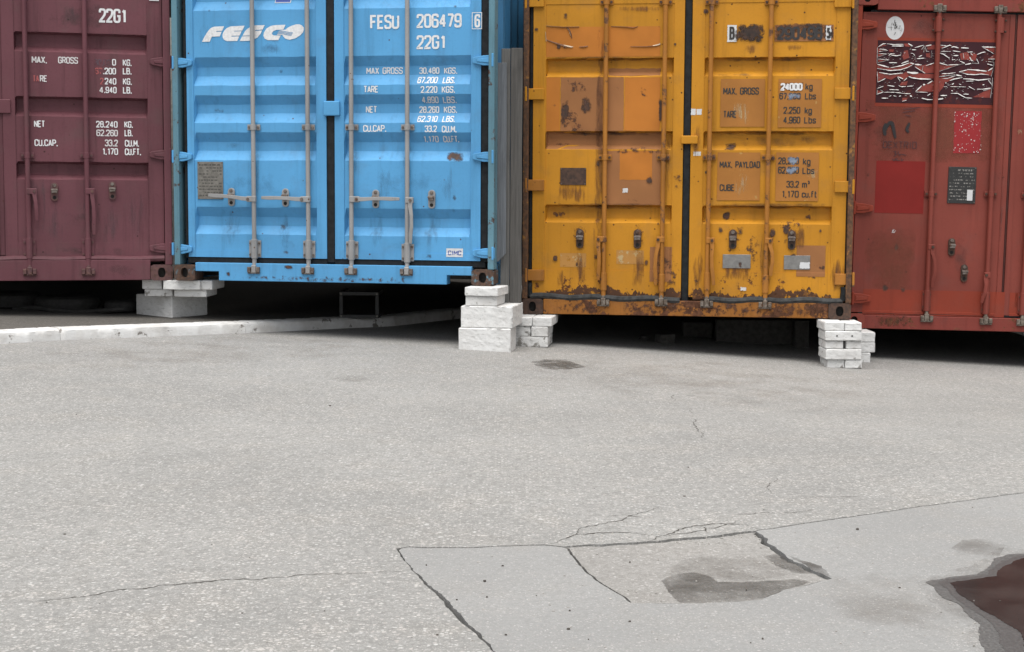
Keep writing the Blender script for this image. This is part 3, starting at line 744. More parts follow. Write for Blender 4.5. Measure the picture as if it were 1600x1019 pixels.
M['damp_sharp'] = stain('damp_concrete', (0.075, 0.062, 0.049), (0.13, 0.113, 0.094), t=0.27, k=0.28, sharp=1.8, scale=7, amax=0.5, rough=0.65, seed=6, tex=150)
gs('damp_mark', [(1032,905),(1048,885),(1075,871),(1115,866),(1180,868),(1222,880),(1240,895),(1180,905),(1110,910)], -0.0031, M['damp_sharp'], 4)
gs('wet_mark', [(1033,906),(1050,896),(1085,893),(1110,900),(1122,908),(1160,909),(1200,906),(1240,904),(1262,908),(1237,916),(1217,926),(1190,934),(1150,938),(1090,941),(1063,940),(1052,930),(1040,918)], -0.0023, M['wet_sharp'], 3)
gs('wet_mark', [(1232,868),(1246,874),(1284,884),(1303,903),(1290,899),(1262,885),(1240,874)], -0.0008, M['wet_sharp'], 5)
gs('wet_mark', [(1192,868),(1212,864),(1226,872),(1246,883),(1270,895),(1240,893),(1210,881)], -0.0020, M['wet_sharp'], 15)
gs('wet_mark', [(828,566),(850,560),(885,562),(900,568),(918,573),(880,579),(845,576)], 0.0012, M['wet_dark'], 6)
gs('damp_mark', [(1485,856),(1500,843),(1540,841),(1575,852),(1560,868),(1510,870)], -0.0008, M['damp_sharp'], 7)
gs('drying_mark', [(1190,880),(1300,880),(1450,900),(1500,930),(1530,980),(1490,1010),(1350,985),(1260,950),(1240,915)], -0.0012, M['dirt_damp'], 8)
gs('drying_mark', [(500,592),(540,585),(590,588),(600,596),(550,600)], 0.0012, M['dirt_damp'], 9)
gs('dust', [(-60,560),(0,540),(140,533),(270,529),(400,525),(500,521),(600,520),(690,520),(690,545),(500,560),(300,570),(100,585),(-60,600)], 0.0015, M['dust'], 10)
gs('dust', [(690,560),(780,548),(900,548),(1100,556),(1280,575),(1420,575),(1420,640),(1200,650),(1000,630),(800,600)], 0.0018, M['dust'], 11)
PUD = [(1449,908),(1480,902),(1525,897),(1545,886),(1552,872),(1580,866),(1640,862),(1740,875),(1780,950),(1740,1075),(1620,1070),(1540,1020),(1527,1003),(1532,975),(1505,951),(1470,930)]
wm = NT('wet_margin'); wnz = wm.noise(120, 4)
M['margin'] = wm.fin(wm.mix(wm.ramp(wnz, 0.35, 0.7), (0.055, 0.054, 0.051), (0.10, 0.098, 0.094)), 0.45, wm.bump(wnz, 0.5, 0.003))
HALO = [(1432,910),(1470,893),(1520,885),(1540,868),(1560,856),(1640,850),(1760,865),(1800,960),(1760,1090),(1600,1090),(1520,1030),(1508,1003),(1512,980),(1490,962),(1455,940)]
gs('damp_mark', HALO, -0.0009, M['damp_sharp'], 22)
gs('wet_margin', PUD, -0.0004, M['margin'], 12)
wg = NT('soaked_ring'); wgn = wg.noise(120, 4)
M['ring'] = wg.fin(wg.mix(wg.ramp(wgn, 0.35, 0.7), (0.042, 0.040, 0.038), (0.075, 0.073, 0.069)), 0.38, wg.bump(wgn, 0.4, 0.003))
wa = NT('puddle_water'); wz = wa.noise(9, 2)
M['water'] = wa.fin(wa.mix(wa.ramp(wa.noise(6, 5), 0.35, 0.7), (0.016, 0.015, 0.014), (0.032, 0.029, 0.027)), 0.12, wa.bump(wz, 0.04, 0.004), spec=0.25)
wa.b.inputs['IOR'].default_value = 1.33
POOL = [(1484,911),(1520,905),(1555,900),(1572,884),(1600,872),(1640,869),(1730,883),(1760,950),(1725,1060),(1640,1060),(1608,1030),(1600,1005),(1590,985),(1560,967),(1530,952),(1505,932)]
RING = [(1468,909),(1500,903),(1540,898),(1560,880),(1590,869),(1640,865),(1736,879),(1770,950),(1733,1068),(1630,1065),(1575,1028),(1562,1004),(1560,982),(1532,962),(1488,932)]
gs('wet_margin', RING, 0.0003, M['ring'], 34)
gs('puddle_water', POOL, 0.0010, M['water'], 13)
M['grit'] = plain('pale_grit', (0.36, 0.345, 0.32), 0.9, 0.35, 0, 9, 0.3)
M['leaf'] = plain('dead_leaf', (0.06, 0.05, 0.04), 0.8, 0.4)
mb = MB(); rr = random.Random(99)
for i in range(620):
    if i < 110: gx, gy = rr.uniform(870, 1190), rr.uniform(812, 850)
    elif i < 116: gx, gy = rr.uniform(1460, 1600), rr.uniform(890, 1019)
    else: gx, gy = rr.uniform(-40, 1640), 560+rr.random()**0.6*520
    p = G(gx, gy)
    in_patch = gx > 619+max(0, gy-857)*0.92 and gy > 857-max(0, gx-880)*0.1
    r = rr.uniform(0.0018, 0.0045); a0 = rr.uniform(0, 6)
    z = g(p.x, p.y)-(0.002 if in_patch else 0)+(0.003 if 110 <= i < 116 else 0)
    top = [(p.x+r*cos(a0+k*1.2566)*rr.uniform(.7, 1.3), p.y+r*sin(a0+k*1.2566)*rr.uniform(.7, 1.3)) for k in range(5)]
    vs_ = [(x, y, z-0.009) for x, y in top]+[(p.x+(x-p.x)*.75, p.y+(y-p.y)*.75, z+r*0.5) for x, y in top]+[(p.x, p.y, z+r*.8)]
    mb.add(vs_, [(k, (k+1) % 5, (k+1) % 5+5, k+5) for k in range(5)]+[(5+k, 5+(k+1) % 5, 10) for k in range(5)])
tag(mb.build('loose_grit', M['grit']), 'fine pale grit scattered loose over the asphalt', 'grit', kind='stuff')
mb = MB()
for i in range(46):
    gx, gy = (rr.uniform(0, 1600), rr.uniform(560, 1015)) if i < 34 else (rr.uniform(640, 1000), rr.uniform(870, 1000))
    p = G(gx, gy); r = rr.uniform(0.002, 0.0055)*(1.3 if i % 7 == 0 else .8); z = g(p.x, p.y); a0 = rr.uniform(0, 6)
    top = [(p.x+r*cos(a0+k*1.2566)*rr.uniform(.6, 1.5), p.y+r*sin(a0+k*1.2566)*rr.uniform(.6, 1.5)) for k in range(5)]
    mb.add([(x, y, z-0.004) for x, y in top]+[(p.x+(x-p.x)*.7, p.y+(y-p.y)*.7, z+r*0.45) for x, y in top], [(k, (k+1) % 5, (k+1) % 5+5, k+5) for k in range(5)]+[(5, 6, 7, 8, 9)])
tag(mb.build('dark_debris', M['leaf']), 'small dark crumbs and leaf bits scattered on the asphalt', 'debris', kind='stuff')

def vnoise(p, s):
    x, y, z = p; return sin(x*37+s*3.1+2*sin(y*23+s))*sin(y*41+s*1.7+2*sin(z*29))*sin(z*47+s*2.3+1.5*sin(x*31))
# kerb: white painted stones, and the raised strip of pavement behind them
M['kerb_white'] = (lambda s: s.fin(
    s.mix(s.ramp(s.noise(9, 8, 0.72), 0.585, 0.63), s.mix(s.ramp(s.noise(5, 6, 0.65), 0.35, 0.7), (0.63, 0.627, 0.617), (0.47, 0.455, 0.435)), (0.17, 0.155, 0.14)),
    0.9, s.bump(s.noise(40, 7, 0.75), 0.9, 0.010)))(NT('kerb_whitewash'))
KP = [(-420,573),(-150,546),(0,536),(140,530),(270,525),(400,520),(500,516),(565,513),(640,508),(700,501),(790,489)]
kp = [G(x, y).to_2d() for x, y in KP]
kp = [kp[0]-(kp[1]-kp[0])*2]+kp
def along(P, step):
    out = [P[0]]; acc = 0
    for a, b in zip(P, P[1:]):
        d = (b-a).length; t = step-acc
        while t <= d: out.append(a+(b-a)*(t/d)); t += step
        acc = (acc+d) % step
    return out
def chaikin(P, n=2):
    for _ in range(n):
        Q = [P[0]]
        for a, b in zip(P, P[1:]): Q += [a*.75+b*.25, a*.25+b*.75]
        P = Q+[P[-1]]
    return P
kline = chaikin(kp)
kerb_stones = along(kline, 1.46)
kerb = empty('kerb', (kerb_stones[0].x, kerb_stones[0].y, g(*kerb_stones[0])))
tag(kerb, 'whitewashed concrete kerb curving along the left edge of the yard under the containers', 'kerb')
KH, KW = 0.080, 0.15
for i, (a, b) in enumerate(zip(kerb_stones, kerb_stones[1:])):
    d = (b-a); ln = d.length; d.normalize(); nr = Vector((-d.y, d.x)); nr = nr if nr.y > 0 else -nr
    rr = random.Random(i+3); nseg = 60; vs_ = []
    prof_ = [(0, -0.03), (0.004, KH*.55), (0.012, KH*.86), (0.03, KH), (KW*.55, KH+0.002), (KW, KH), (KW, -0.03)]
    for k in range(nseg+1):
        t = 0.0015+(ln-0.003)*k/nseg; p = a+d*t
        for j, (w, z) in enumerate(prof_):
            e = 0.004*vnoise((p.x*1.3, p.y*1.3, z), i)+rr.uniform(-0.0015, 0.0015) if 0 < j < 6 else 0
            if rr.random() < 0.05 and j in (1, 2, 3): e = rr.uniform(0.004, 0.011)
            q = p+nr*(w+e)
            vs_.append((q.x-kerb.location.x, q.y-kerb.location.y, g(q.x, q.y)+z-(abs(e)*.7 if 0 < j < 6 else 0)-kerb.location.z))
    m = len(prof_)
    fs_ = [(k*m+j, (k+1)*m+j, (k+1)*m+j+1, k*m+j+1) for k in range(nseg) for j in range(m-1)]+[tuple(range(m)), tuple(range(nseg*m+m-1, nseg*m-1, -1))]
    MB().add(vs_, fs_).build('kerb_stone', M['kerb_white'], kerb, smooth=True)
back = []
for i, p in enumerate(kline):
    q = kline[min(i+1, len(kline)-1)]-kline[max(i-1, 0)]; q.normalize(); nr = Vector((-q.y, q.x)); nr = nr if nr.y > 0 else -nr
    back.append(p+nr*(KW-0.01))
pv = back+[Vector((back[-1].x+0.4, 24)), Vector((-14, 24)), Vector((-14, back[0].y))]
tag(sheet('pavement', pv, KH-0.006, M['pave'], 0.12), kind='structure')
def pave_z(x, y): return g(x, y)+KH-0.006

# ------------------------------------------------------------------ containers
def vref(c, px, py, y=0.03): return L(c, px, py, y)[1]
def uref(c, px, y=0.03, py=240): return L(c, px, py, y)[0]
# ---- stains and films shared by the doors
M['rust_run'] = stain('rust_run', (0.08, 0.028, 0.010), (0.17, 0.06, 0.018), t=0.35, k=0.38, sharp=3.2, scale=10, stretch=(3.2, 3.2, 0.5), amax=0.85, seed=1)
M['rust_blot'] = stain('rust_blot', (0.055, 0.022, 0.013), (0.11, 0.045, 0.02), t=0.47, k=0.20, sharp=8, scale=24, amax=0.92, seed=2)
M['rust_dark'] = stain('dark_rust', (0.035, 0.018, 0.012), (0.085, 0.035, 0.018), t=0.30, k=0.42, sharp=6, scale=12, amax=0.95, seed=7)
M['soot'] = stain('dark_grime', (0.035, 0.03, 0.028), (0.06, 0.05, 0.045), t=0.42, k=0.5, sharp=3, scale=6, amax=0.55, seed=3)
M['smear_blue'] = stain('blue_grey_smear', (0.16, 0.21, 0.30), (0.24, 0.28, 0.34), t=0.32, k=0.35, sharp=6, scale=20, amax=0.9, seed=4)
M['smear_black'] = stain('black_smear', (0.020, 0.011, 0.008), (0.05, 0.022, 0.012), t=0.26, k=0.30, sharp=6, scale=22, amax=0.96, seed=5)
M['smear_brown'] = stain('brown_smear', (0.045, 0.020, 0.010), (0.16, 0.06, 0.018), t=0.30, k=0.28, sharp=5, scale=22, amax=0.92, seed=6)
M['brown_film'] = sheetmat('faded_brown_film', (0.38, 0.165, 0.062), (0.12, 0.045, 0.025), 0.62, 0.24, 9, seed=1)
M['orange_film'] = sheetmat('orange_film', (0.56, 0.20, 0.032), (0.36, 0.13, 0.03), 0.64, 0.24, 10, seed=2)
M['label_film'] = sheetmat('faded_label_film', (0.44, 0.185, 0.042), (0.52, 0.30, 0.10), 0.62, 0.20, 9, seed=3)
M['clear_film'] = sheetmat('old_clear_film', (0.52, 0.26, 0.07), (0.55, 0.4, 0.2), 0.55, 0.40, 12, seed=4)
M['red_square'] = sheetmat('plain_red_film', (0.27, 0.022, 0.018), (0.24, 0.03, 0.022), 0.7, 0.1, 8, seed=5)
M['dark_ghost'] = sheetmat('dark_glue_ghost', (0.055, 0.016, 0.022), (0.09, 0.02, 0.02), 0.55, 0.24, 12, seed=6)
M['red_scrap'] = plain('red_film_scraps', (0.26, 0.035, 0.022), 0.5, 0.25)
M['white_scrap'] = plain('white_film_backing', (0.70, 0.68, 0.66), 0.6, 0.12)
M['scarlet'] = sheetmat('scuffed_scarlet_film', (0.34, 0.030, 0.034), (0.60, 0.50, 0.48), 0.60, 0.2, 26, seed=7)
M['brown_patch'] = stain('brown_repaint', (0.16, 0.045, 0.022), (0.20, 0.055, 0.028), t=0.2, k=0.35, sharp=3, scale=4, amax=0.55, seed=8)
M['dent_dark'] = stain('scuffed_dent', (0.03, 0.025, 0.022), (0.10, 0.07, 0.05), t=0.42, k=0.5, sharp=4, scale=14, amax=0.85, seed=9)
M['blue_dark'] = stain('blue_grime', (0.03, 0.10, 0.18), (0.05, 0.14, 0.24), t=0.47, k=0.4, sharp=3, scale=3.5, amax=0.45, seed=10)

# ================= maroon container (left edge of the picture)
rm = root_for('m', 'shipping_container', 'maroon container at the left edge with white capacity lettering and 22G1')
v0 = vref('m', 130, 404); v1 = 2.43
shell('m', rm, M['m'], M['m'], M['m_cast'], M['m'], v0-0.012, v1+0.012, M['m'])
dm = door('m', rm, 5.5, 255, 25, 232, v0, v1, M['m'], rail=(0.12, 0.12))
dml = door('m', rm, -228, -4, -215, -30, v0, v1, M['m'], rail=(0.12, 0.12))
uc = uref('m', 1, 0.06); ur = uref('m', 255, 0.05)
gasket('m', dm, [(uc-0.02, uc+0.022, v0+0.02, v1)], M['rubber_m'])
wob = [(ur+0.034+0.007*sin(i*0.9)+0.006*sin(i*2.3), 0.040, v0-0.005+(v1-v0)*i/26) for i in range(27)]
MB().path(wob, 0.021, 8).build('gasket', M['rubber_m'], dm, smooth=True)
wob = [(-1.0+2.16*i/24, 0.036, v0-0.004+0.004*sin(i*1.1)) for i in range(25)]
MB().path(wob, 0.024, 8).build('gasket', M['rubber_m'], dm, smooth=True)
for y in (97, 242, 388): hinge('m', dm, 1, 264, 234, y, M['m'], hpx=15)
for (xb, xt, hb, ht) in ((47, 37, (53.5, 299), (58, 345)), (138, 131.5, (144, 299), (147, 367))):
    barset('m', rm, xb, 418, xt, 0, M['m'], r=0.0185, guides=(243,), low=(388, 28, 19), cam_y=424, hub=hb, tip=ht, bolt=M['m_cast'], bend=0.015)
barset('m', rm, -52, 420, -60, 0, M['m'], r=0.0185, guides=(243,), low=(388, 28, 19), cam_y=424, bolt=M['m_cast'])
for x, y in ((85, 300), (175.5, 298)): catch('m', dm, x, y, M['m_cast'], 28, 11)
MB().box(uref('m', -2)-0.02, uref('m', 18), 0.03, 0.05, vref('m', 5, 177), vref('m', 5, 155)).build('door_stop', M['m'], dm, bevel=0.004)
K = 4.075
def tm(s, a, b, yb, yt, mat='white', **k): text('m', dm, s, a/K, b/K, yb/K, yt/K, M[mat], **k)
tm('22G1', 630, 805, 143, 53)
tm('MAX.', 202, 300, 402, 357, 'white_old'); tm('GROSS', 370, 497, 404, 361, 'white_old')
tm('30.00', 598, 706, 418, 376, 'grey_ghost'); tm('0', 714, 739, 418, 376); tm('KG.', 782, 839, 420, 378)
tm('67', 605, 652, 473, 431, 'pink'); tm('.200', 655, 739, 473, 431); tm('LB.', 782, 839, 474, 432)
tm('TA', 208, 250, 521, 479, 'pink'); tm('RE', 254, 301, 521, 479, 'white_old')
tm('2', 637, 660, 538, 496, 'pink'); tm('240', 667, 741, 538, 496); tm('KG.', 783, 840, 540, 498)
tm('4', 632, 660, 593, 552, 'white_old'); tm('.940', 662, 743, 593, 552); tm('LB.', 783, 840, 596, 553)
tm('NET', 217, 287, 810, 767); tm('28.240', 612, 749, 812, 770); tm('KG.', 792, 847, 814, 772)
tm('62.260', 614, 751, 867, 825, 'white_old'); tm('LB.', 793, 846, 868, 826)
tm('CU.CAP.', 220, 369, 930, 887); tm('33.2', 668, 751, 932, 889, 'white_old'); tm('CU.M.', 795, 886, 934, 891)
tm('1.170', 650, 752, 986, 943); tm('CU.FT.', 795, 899, 988, 945)
patch('m', dm, 'white_sticker', 233, 248, -4, 1.5, M['sticker'], 0.008)
patch('m', dm, 'rust_stain', 30, 230, 380, 404, M['soot'], 0.0012)
patch('m', dm, 'rust_stain', 70, 170, 320, 372, M['soot'], 0.001, seed=2)
patch('m', dm, 'rust_stain', 40, 235, 0, 50, M['soot'], 0.001, seed=3)
patch('m', rm, 'rust_stain', 150, 240, 408, 437, M['soot'], 0.001, flat=0.010)

# ================= blue container
rb = root_for('b', 'shipping_container', 'bright blue container with white company name and silver locking bars')
v0 = vref('b', 515, 404.5, 0.045); v1 = 2.43; vsl = vref('b', 515, 413.5, 0.012)
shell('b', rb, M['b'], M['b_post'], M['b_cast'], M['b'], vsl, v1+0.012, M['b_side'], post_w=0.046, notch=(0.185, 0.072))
dl = door('b', rb, 293, 510, 304, 495, v0, v1, M['b'], rail=(0.05, 0.06))
dr = door('b', rb, 523, 751, 538, 736, v0, v1, M['b'], rail=(0.05, 0.06))
ul, ur = uref('b', 293, 0.05), uref('b', 751, 0.05); ca, cb = uref('b', 510.5, 0.052), uref('b', 522.5, 0.052)
gasket('b', dl, [(-W2+0.072, ul-0.002, v0-0.008, v1), (ca, cb, v0-0.03, v1), (-W2+0.09, ca, vsl-0.01, v0-0.001)], M['rubber'])
gasket('b', dr, [(ur+0.002, W2-0.052, v0-0.008, v1), (cb, W2-0.07, vsl-0.01, v0-0.001)], M['rubber'])
for y in (98, 244.6, 389): hinge('b', dl, -1, 273, 300, y, M['b'], hpx=15)
for y in (94, 245, 396): hinge('b', dr, 1, 768, 738.5, y, M['b'], hpx=15)
barset('b', rb, 398, 415, 393, 0, M['galv'], guides=(199,), low=(389, 26, 19), cam_y=421, hub=(388, 311), tip=(325, 305), bend=-0.012)
barset('b', rb, 482.5, 415, 479, 0, M['galv'], guides=(199,), low=(390, 26, 19), cam_y=422, hub=(472, 311.5), tip=(408, 309), bend=-0.01)
barset('b', rb, 549, 415, 548.5, 0, M['galv'], guides=(199,), low=(391, 26, 19), cam_y=423, hub=(557.5, 311.5), tip=(624, 311), bend=0.01)
barset('b', rb, 636, 417, 636.5, 0, M['galv'], guides=(199,), low=(395, 26, 19), cam_y=424, hub=(641.5, 313), tip=(641, 381), bend=0.03)
for d_, x, y in ((dl, 361.5, 308), (dl, 446, 309), (dr, 587, 311), (dr, 674.5, 311.5)): catch('b', d_, x, y, M['galv'], 28, 11)
# strap across the leaf joint
MB().box(uref('b', 506), uref('b', 531), 0.02, 0.05, vref('b', 515, 181), vref('b', 515, 158)).build('door_latch', M['b'], dr, bevel=0.007, seg=2)
K = 4.245
def tb(s, a, b, yb, yt, mat='white', **k): text('b', dr, s, 500+a/K, 500+b/K, yb/K, yt/K, M[mat], **k)
tb('FESU', 333, 526, 195, 100); tb('206479', 641, 940, 187, 93); tb('6', 1026, 1064, 184, 95); tb('22G1', 641, 832, 327, 235)
bx0, bx1, by0, by1 = 500+1012/K, 500+1075/K, 85/K, 193/K
a_, b_ = L('b', bx0, by1, PO), L('b', bx1, by0, PO)
rect = [Vector((a_[0], a_[1])), Vector((b_[0], a_[1])), Vector((b_[0], b_[1])), Vector((a_[0], b_[1])), Vector((a_[0], a_[1]))]
vs_, fs_ = ribbon(rect, 0.0045); drape('b', 'lettering', [(vs_, fs_, 0)], M['white'], dr, 0.008)
tb('MAX GROSS', 297, 540, 490, 445); tb('30.480', 650, 783, 488, 445); tb('KGS.', 815, 903, 488, 445)
tb('67.200', 642, 775, 553, 509, slant=.12); tb('LBS.', 810, 893, 553, 509, slant=.12)
tb('TARE', 290, 387, 615, 570); tb('2.220', 668, 779, 617, 572); tb('KGS.', 808, 897, 617, 572)
tb('4.890', 670, 781, 683, 640, 'white_old'); tb('LBS.', 810, 901, 683, 640, 'white_old')
tb('NET', 294, 368, 747, 702); tb('28.260', 650, 782, 748, 704); tb('KGS.', 813, 902, 748, 704)
tb('62.310', 642, 775, 810, 768, slant=.12); tb('LBS.', 808, 893, 810, 768, slant=.12)
tb('CU.CAP.', 287, 441, 875, 830); tb('33.2', 695, 776, 877, 833); tb('CU.M.', 808, 907, 879, 834)
tb('1.170', 679, 781, 943, 901, 'white_old'); tb('CU.FT.', 811, 917, 943, 901, 'white_old')
# the slanted company name: heavy bars cut by thin slits, last letter a globe crossed by waves
KL = 8.889
def cpoly(pts): return [L('b', 305+x/KL, 25+y/KL, PO) for x, y in pts]
LOGO = [
 [(95,360),(130,290),(165,232),(205,180),(235,160),(265,150),(403,143),(376,206),(300,211),(288,222),(369,218),(343,284),(233,288),(203,358)],
 [(380,262),(390,232),(410,200),(440,170),(490,146),(688,135),(656,204),(545,207),(540,217),(647,212),(618,274),(505,277),(503,288),(613,284),(585,348),(440,350),(402,332),(382,298)],
 [(968,127),(937,190),(838,196),(834,208),(931,202),(908,250),(865,302),(800,335),(750,346),(620,349),(652,285),(757,281),(757,272),(658,275),(690,217),(725,180),(770,152),(830,132)],
 [(1255,123),(1225,190),(1132,193),(1088,210),(1065,240),(1075,264),(1105,272),(1190,272),(1157,335),(1010,337),(967,316),(948,277),(955,232),(990,176),(1050,139),(1110,128)],
 [(1255,190),(1285,165),(1325,143),(1400,117),(1445,117),(1482,130),(1508,160),(1510,190),(1500,225),(1460,270),(1390,313),(1310,332),(1252,316),(1222,283),(1214,262)],
 [(1134,262),(1165,206),(1205,196),(1256,192),(1216,262)],
]
T = []
for i, pl in enumerate(LOGO): T.append((cpoly(pl), [tuple(range(len(pl)))], 0))
drape('b', 'logo', T, M['white'], dl, 0.002)
T = []
for k in range(3):
    pts = [Vector(q) for q in cpoly([(1150-8*k+i*19, 214+k*17-8*sin(i*0.5)+i*1.2) for i in range(12)])]
    vs_, fs_ = ribbon(pts, 0.0042); T.append((vs_, fs_, 0.0002*k))
drape('b', 'logo', T, M['blue_line'], dl, 0.0035)
# small label at the top edge
patch('b', dl, 'blue_label', 427, 452, -8, 4, M['sticker'], 0.002)
patch('b', dl, 'blue_label', 428, 451, -7, 3, M['blue_ink'], 0.003)
st = patch('b', dr, 'maker_sticker', 697.5, 723.5, 388.5, 401.5, M['sticker'], 0.002)
text('b', dr, 'CIMC', 700, 721, 398.6, 391.4, M['blue_ink'], off=0.0035, t=0.17)
def nameplate(c, dr, x0, x1, y0, y1, mat, inkm, rows, seed=0, off=0.004, flat=None):
    ua, va = L(c, x0, y1, PO); ub, vb = L(c, x1, y0, PO); yb = flat if flat is not None else PO
    o = MB().box(ua, ub, yb-off-0.002, yb-0.0005, va, vb).build('data_plate', mat, dr, bevel=0.001)
    rr = random.Random(seed); T = []
    for i in range(rows):
        v = vb-(vb-va)*(i+1)/(rows+1.2); u = ua+0.012
        while u < ub-0.02:
            w = rr.uniform(0.008, 0.03); w = min(w, ub-0.01-u); h = (vb-va)/(rows+1)*(0.34 if i else 0.5)
            if rr.random() < 0.85: T.append(([(u, v-h/2), (u+w, v-h/2), (u+w, v+h/2), (u, v+h/2)], [(0,1,2,3)], 0))
            u += w+0.006
    drape(c, 'plate_print', T, inkm, dr, 0.0008, flat=yb-off-0.002)
    for a, b in ((ua+.008, va+.008), (ub-.008, va+.008), (ua+.008, vb-.008), (ub-.008, vb-.008)):
        MB().tube((a, yb-off-0.006, b), (a, yb-off, b), 0.005, 8).build('rivet', M['bolt'], dr)
    return o
nameplate('b', dl, 309.5, 348.5, 253, 311, M['plate'], M['plate_ink'], 11, 3, flat=PO)
for args in ((695, 728, 236, 254, 'rust_dark', 1), (702, 716, 322, 336, 'soot', 2), (431, 447, 346, 364, 'dent_dark', 3), (438, 456, 390, 400, 'dent_dark', 4),
             (325, 352, 166, 178, 'dent_dark', 5), (430, 442, 106, 116, 'dent_dark', 6), (340, 375, 220, 236, 'soot', 7), (312, 322, 366, 373, 'dent_dark', 8),
             (704, 716, 302, 318, 'dent_dark', 9), (395, 445, 62, 88, 'blue_dark', 10), (305, 490, 15, 88, 'blue_dark', 11), (540, 735, 250, 325, 'blue_dark', 12), (305, 470, 260, 325, 'blue_dark', 13),
             (540, 735, 368, 404, 'blue_dark', 14), (305, 495, 368, 404, 'blue_dark', 15), (684, 722, 260, 320, 'blue_dark', 16), (662, 678, 395, 405, 'dent_dark', 17), (322, 332, 14, 20, 'dent_dark', 18), (706, 716, 6, 13, 'dent_dark', 19)):
    x0, x1, y0, y1, mk, sd = args
    patch('b', dl if x1 < 512 else dr, 'grime' if mk in ('soot', 'blue_dark') else 'scuff', x0, x1, y0, y1, M[mk], 0.0007+0.0001*sd, seed=sd)
M['streak'] = stain('dirty_streak', (0.035, 0.05, 0.06), (0.06, 0.07, 0.075), t=0.40, k=0.45, sharp=2.4, scale=9, stretch=(3.4, 3.4, 0.4), amax=0.5, seed=14)
for x, y0, y1, sd in ((361, 318, 400, 1), (446, 318, 400, 2), (587, 318, 402, 3), (674, 318, 402, 4), (398, 203, 320, 5), (482, 203, 300, 6), (549, 203, 300, 7), (636, 203, 300, 8), (320, 20, 88, 9), (430, 65, 88, 10), (700, 250, 330, 11), (600, 250, 330, 12)):
    patch('b', dl if x < 512 else dr, 'streak', x-16, x+16, y0, y1, M['streak'], 0.0029+0.0001*sd, seed=sd)
for x, y0, y1, sd in ((85, 305, 395, 1), (176, 305, 395, 2), (60, 250, 395, 3), (140, 250, 395, 4), (215, 285, 395, 5), (110, 0, 50, 6)):
    patch('m', dm, 'streak', x-18, x+18, y0, y1, M['streak'], 0.0020+0.0001*sd, seed=sd)
patch('b', rb, 'grime', 346, 700, 434, 446, M['rust_blot'], 0.0012, flat=0.010, seed=3)
patch('b', rb, 'scuff', 355, 363, 424, 432, M['rust_dark'], 0.0014, flat=0.010, seed=4)
patch('b', rb, 'scuff', 446, 462, 414, 420, M['rust_dark'], 0.0014, flat=0.010, seed=5)

# ================= yellow container
ry = root_for('y', 'shipping_container', 'rusty yellow container with blotted out number and orange patches on its doors')
v0 = vref('y', 1070, 464); v1 = 2.45
shell('y', ry, M['y'], M['y_post'], M['y_cast'], M['y_sill'], v0-0.03, v1+0.012, M['y_sill'], post_w=0.042)
dl = door('y', ry, 832.5, 1067, 852, 1051, v0, v1, M['y'], rail=(0.19, 0.14))
dr = door('y', ry, 1079, 1324, 1098.5, 1302, v0, v1, M['y'], rail=(0.19, 0.14))
ul, ur = uref('y', 832.5, 0.05), uref('y', 1324, 0.05); ca, cb = uref('y', 1067.5, 0.052), uref('y', 1078.5, 0.052)
gasket('y', dl, [(-W2+0.045, ul-0.002, v0-0.02, v1), (ca, cb, v0-0.05, v1)], M['rubber'])
gasket('y', dr, [(ur+0.002, W2-0.044, v0+0.0, v1)], M['rubber'])
for d_, s_ in ((dl, 0), (dr, 1)):
    rr = random.Random(5+s_); a0, a1 = ((-W2+0.06, ca-0.01), (cb+0.12, W2-0.06))[s_]
    wob = [(a0+(a1-a0)*i/22, 0.028+rr.uniform(-.003, .003), v0-0.012+0.006*sin(i*0.8+s_)-(0.012*(i/22) if s_ == 0 else 0.01-0.01*i/22)) for i in range(23)]
    MB().path(wob, 0.024, 8).build('gasket', M['rubber_old'], d_, smooth=True)
    for i in range(0): pass
MB().path([(-W2+0.062, 0.028, v0-0.012), (-W2+0.055, 0.028, v0+0.03), (-W2+0.056, 0.03, v0+0.09)], 0.021, 8).build('gasket', M['rubber'], dl, smooth=True)
MB().path([(W2-0.062, 0.028, v0-0.012), (W2-0.055, 0.028, v0+0.05), (W2-0.056, 0.03, v0+0.09)], 0.021, 8).build('gasket', M['rubber'], dr, smooth=True)
for y in (2, 147, 289.5, 430): hinge('y', dl, -1, 824, 850, y, M['y_bar'] if y > 200 else M['y'], 'flat', hpx=17)
for y in (2, 146, 292, 437): hinge('y', dr, 1, 1331, 1304, y, M['y'] if y < 300 else M['y_bar'], 'flat', hpx=17)
for (d_, xb, xt, yl, cy_, hb, ht, bd) in ((dl, 942.5, 948, 440, 472, (935, 374), (934.5, 438), 0.02), (dl, 1033, 1040.5, 442, 472, (1028.5, 374.5), (1024, 446), -0.03),
                                  (dr, 1104, 1113, 440, 474, (1112.5, 376), (1115, 446), -0.02), (dr, 1195, 1206.5, 444, 476, (1203.5, 376.5), (1204, 432), 0.05)):
    barset('y', ry, xb, 460, xt, 0, M['y_bar'], r=0.0175, guides=(246, 3), low=(yl, 24, 9.5), cam_y=cy_, hub=hb, tip=ht, bolt=M['y_cast'], bend=bd)
for d_, x, y in ((dl, 906, 373), (dl, 996, 373.5), (dr, 1145, 374), (dr, 1237, 375)): catch('y', d_, x, y, M['y_cast'], 30, 12)
MB().box(uref('y', 1064), uref('y', 1090), 0.02, 0.05, vref('y', 1076, 225), vref('y', 1076, 212)).build('door_latch', M['y'], dr, bevel=0.006, seg=2)
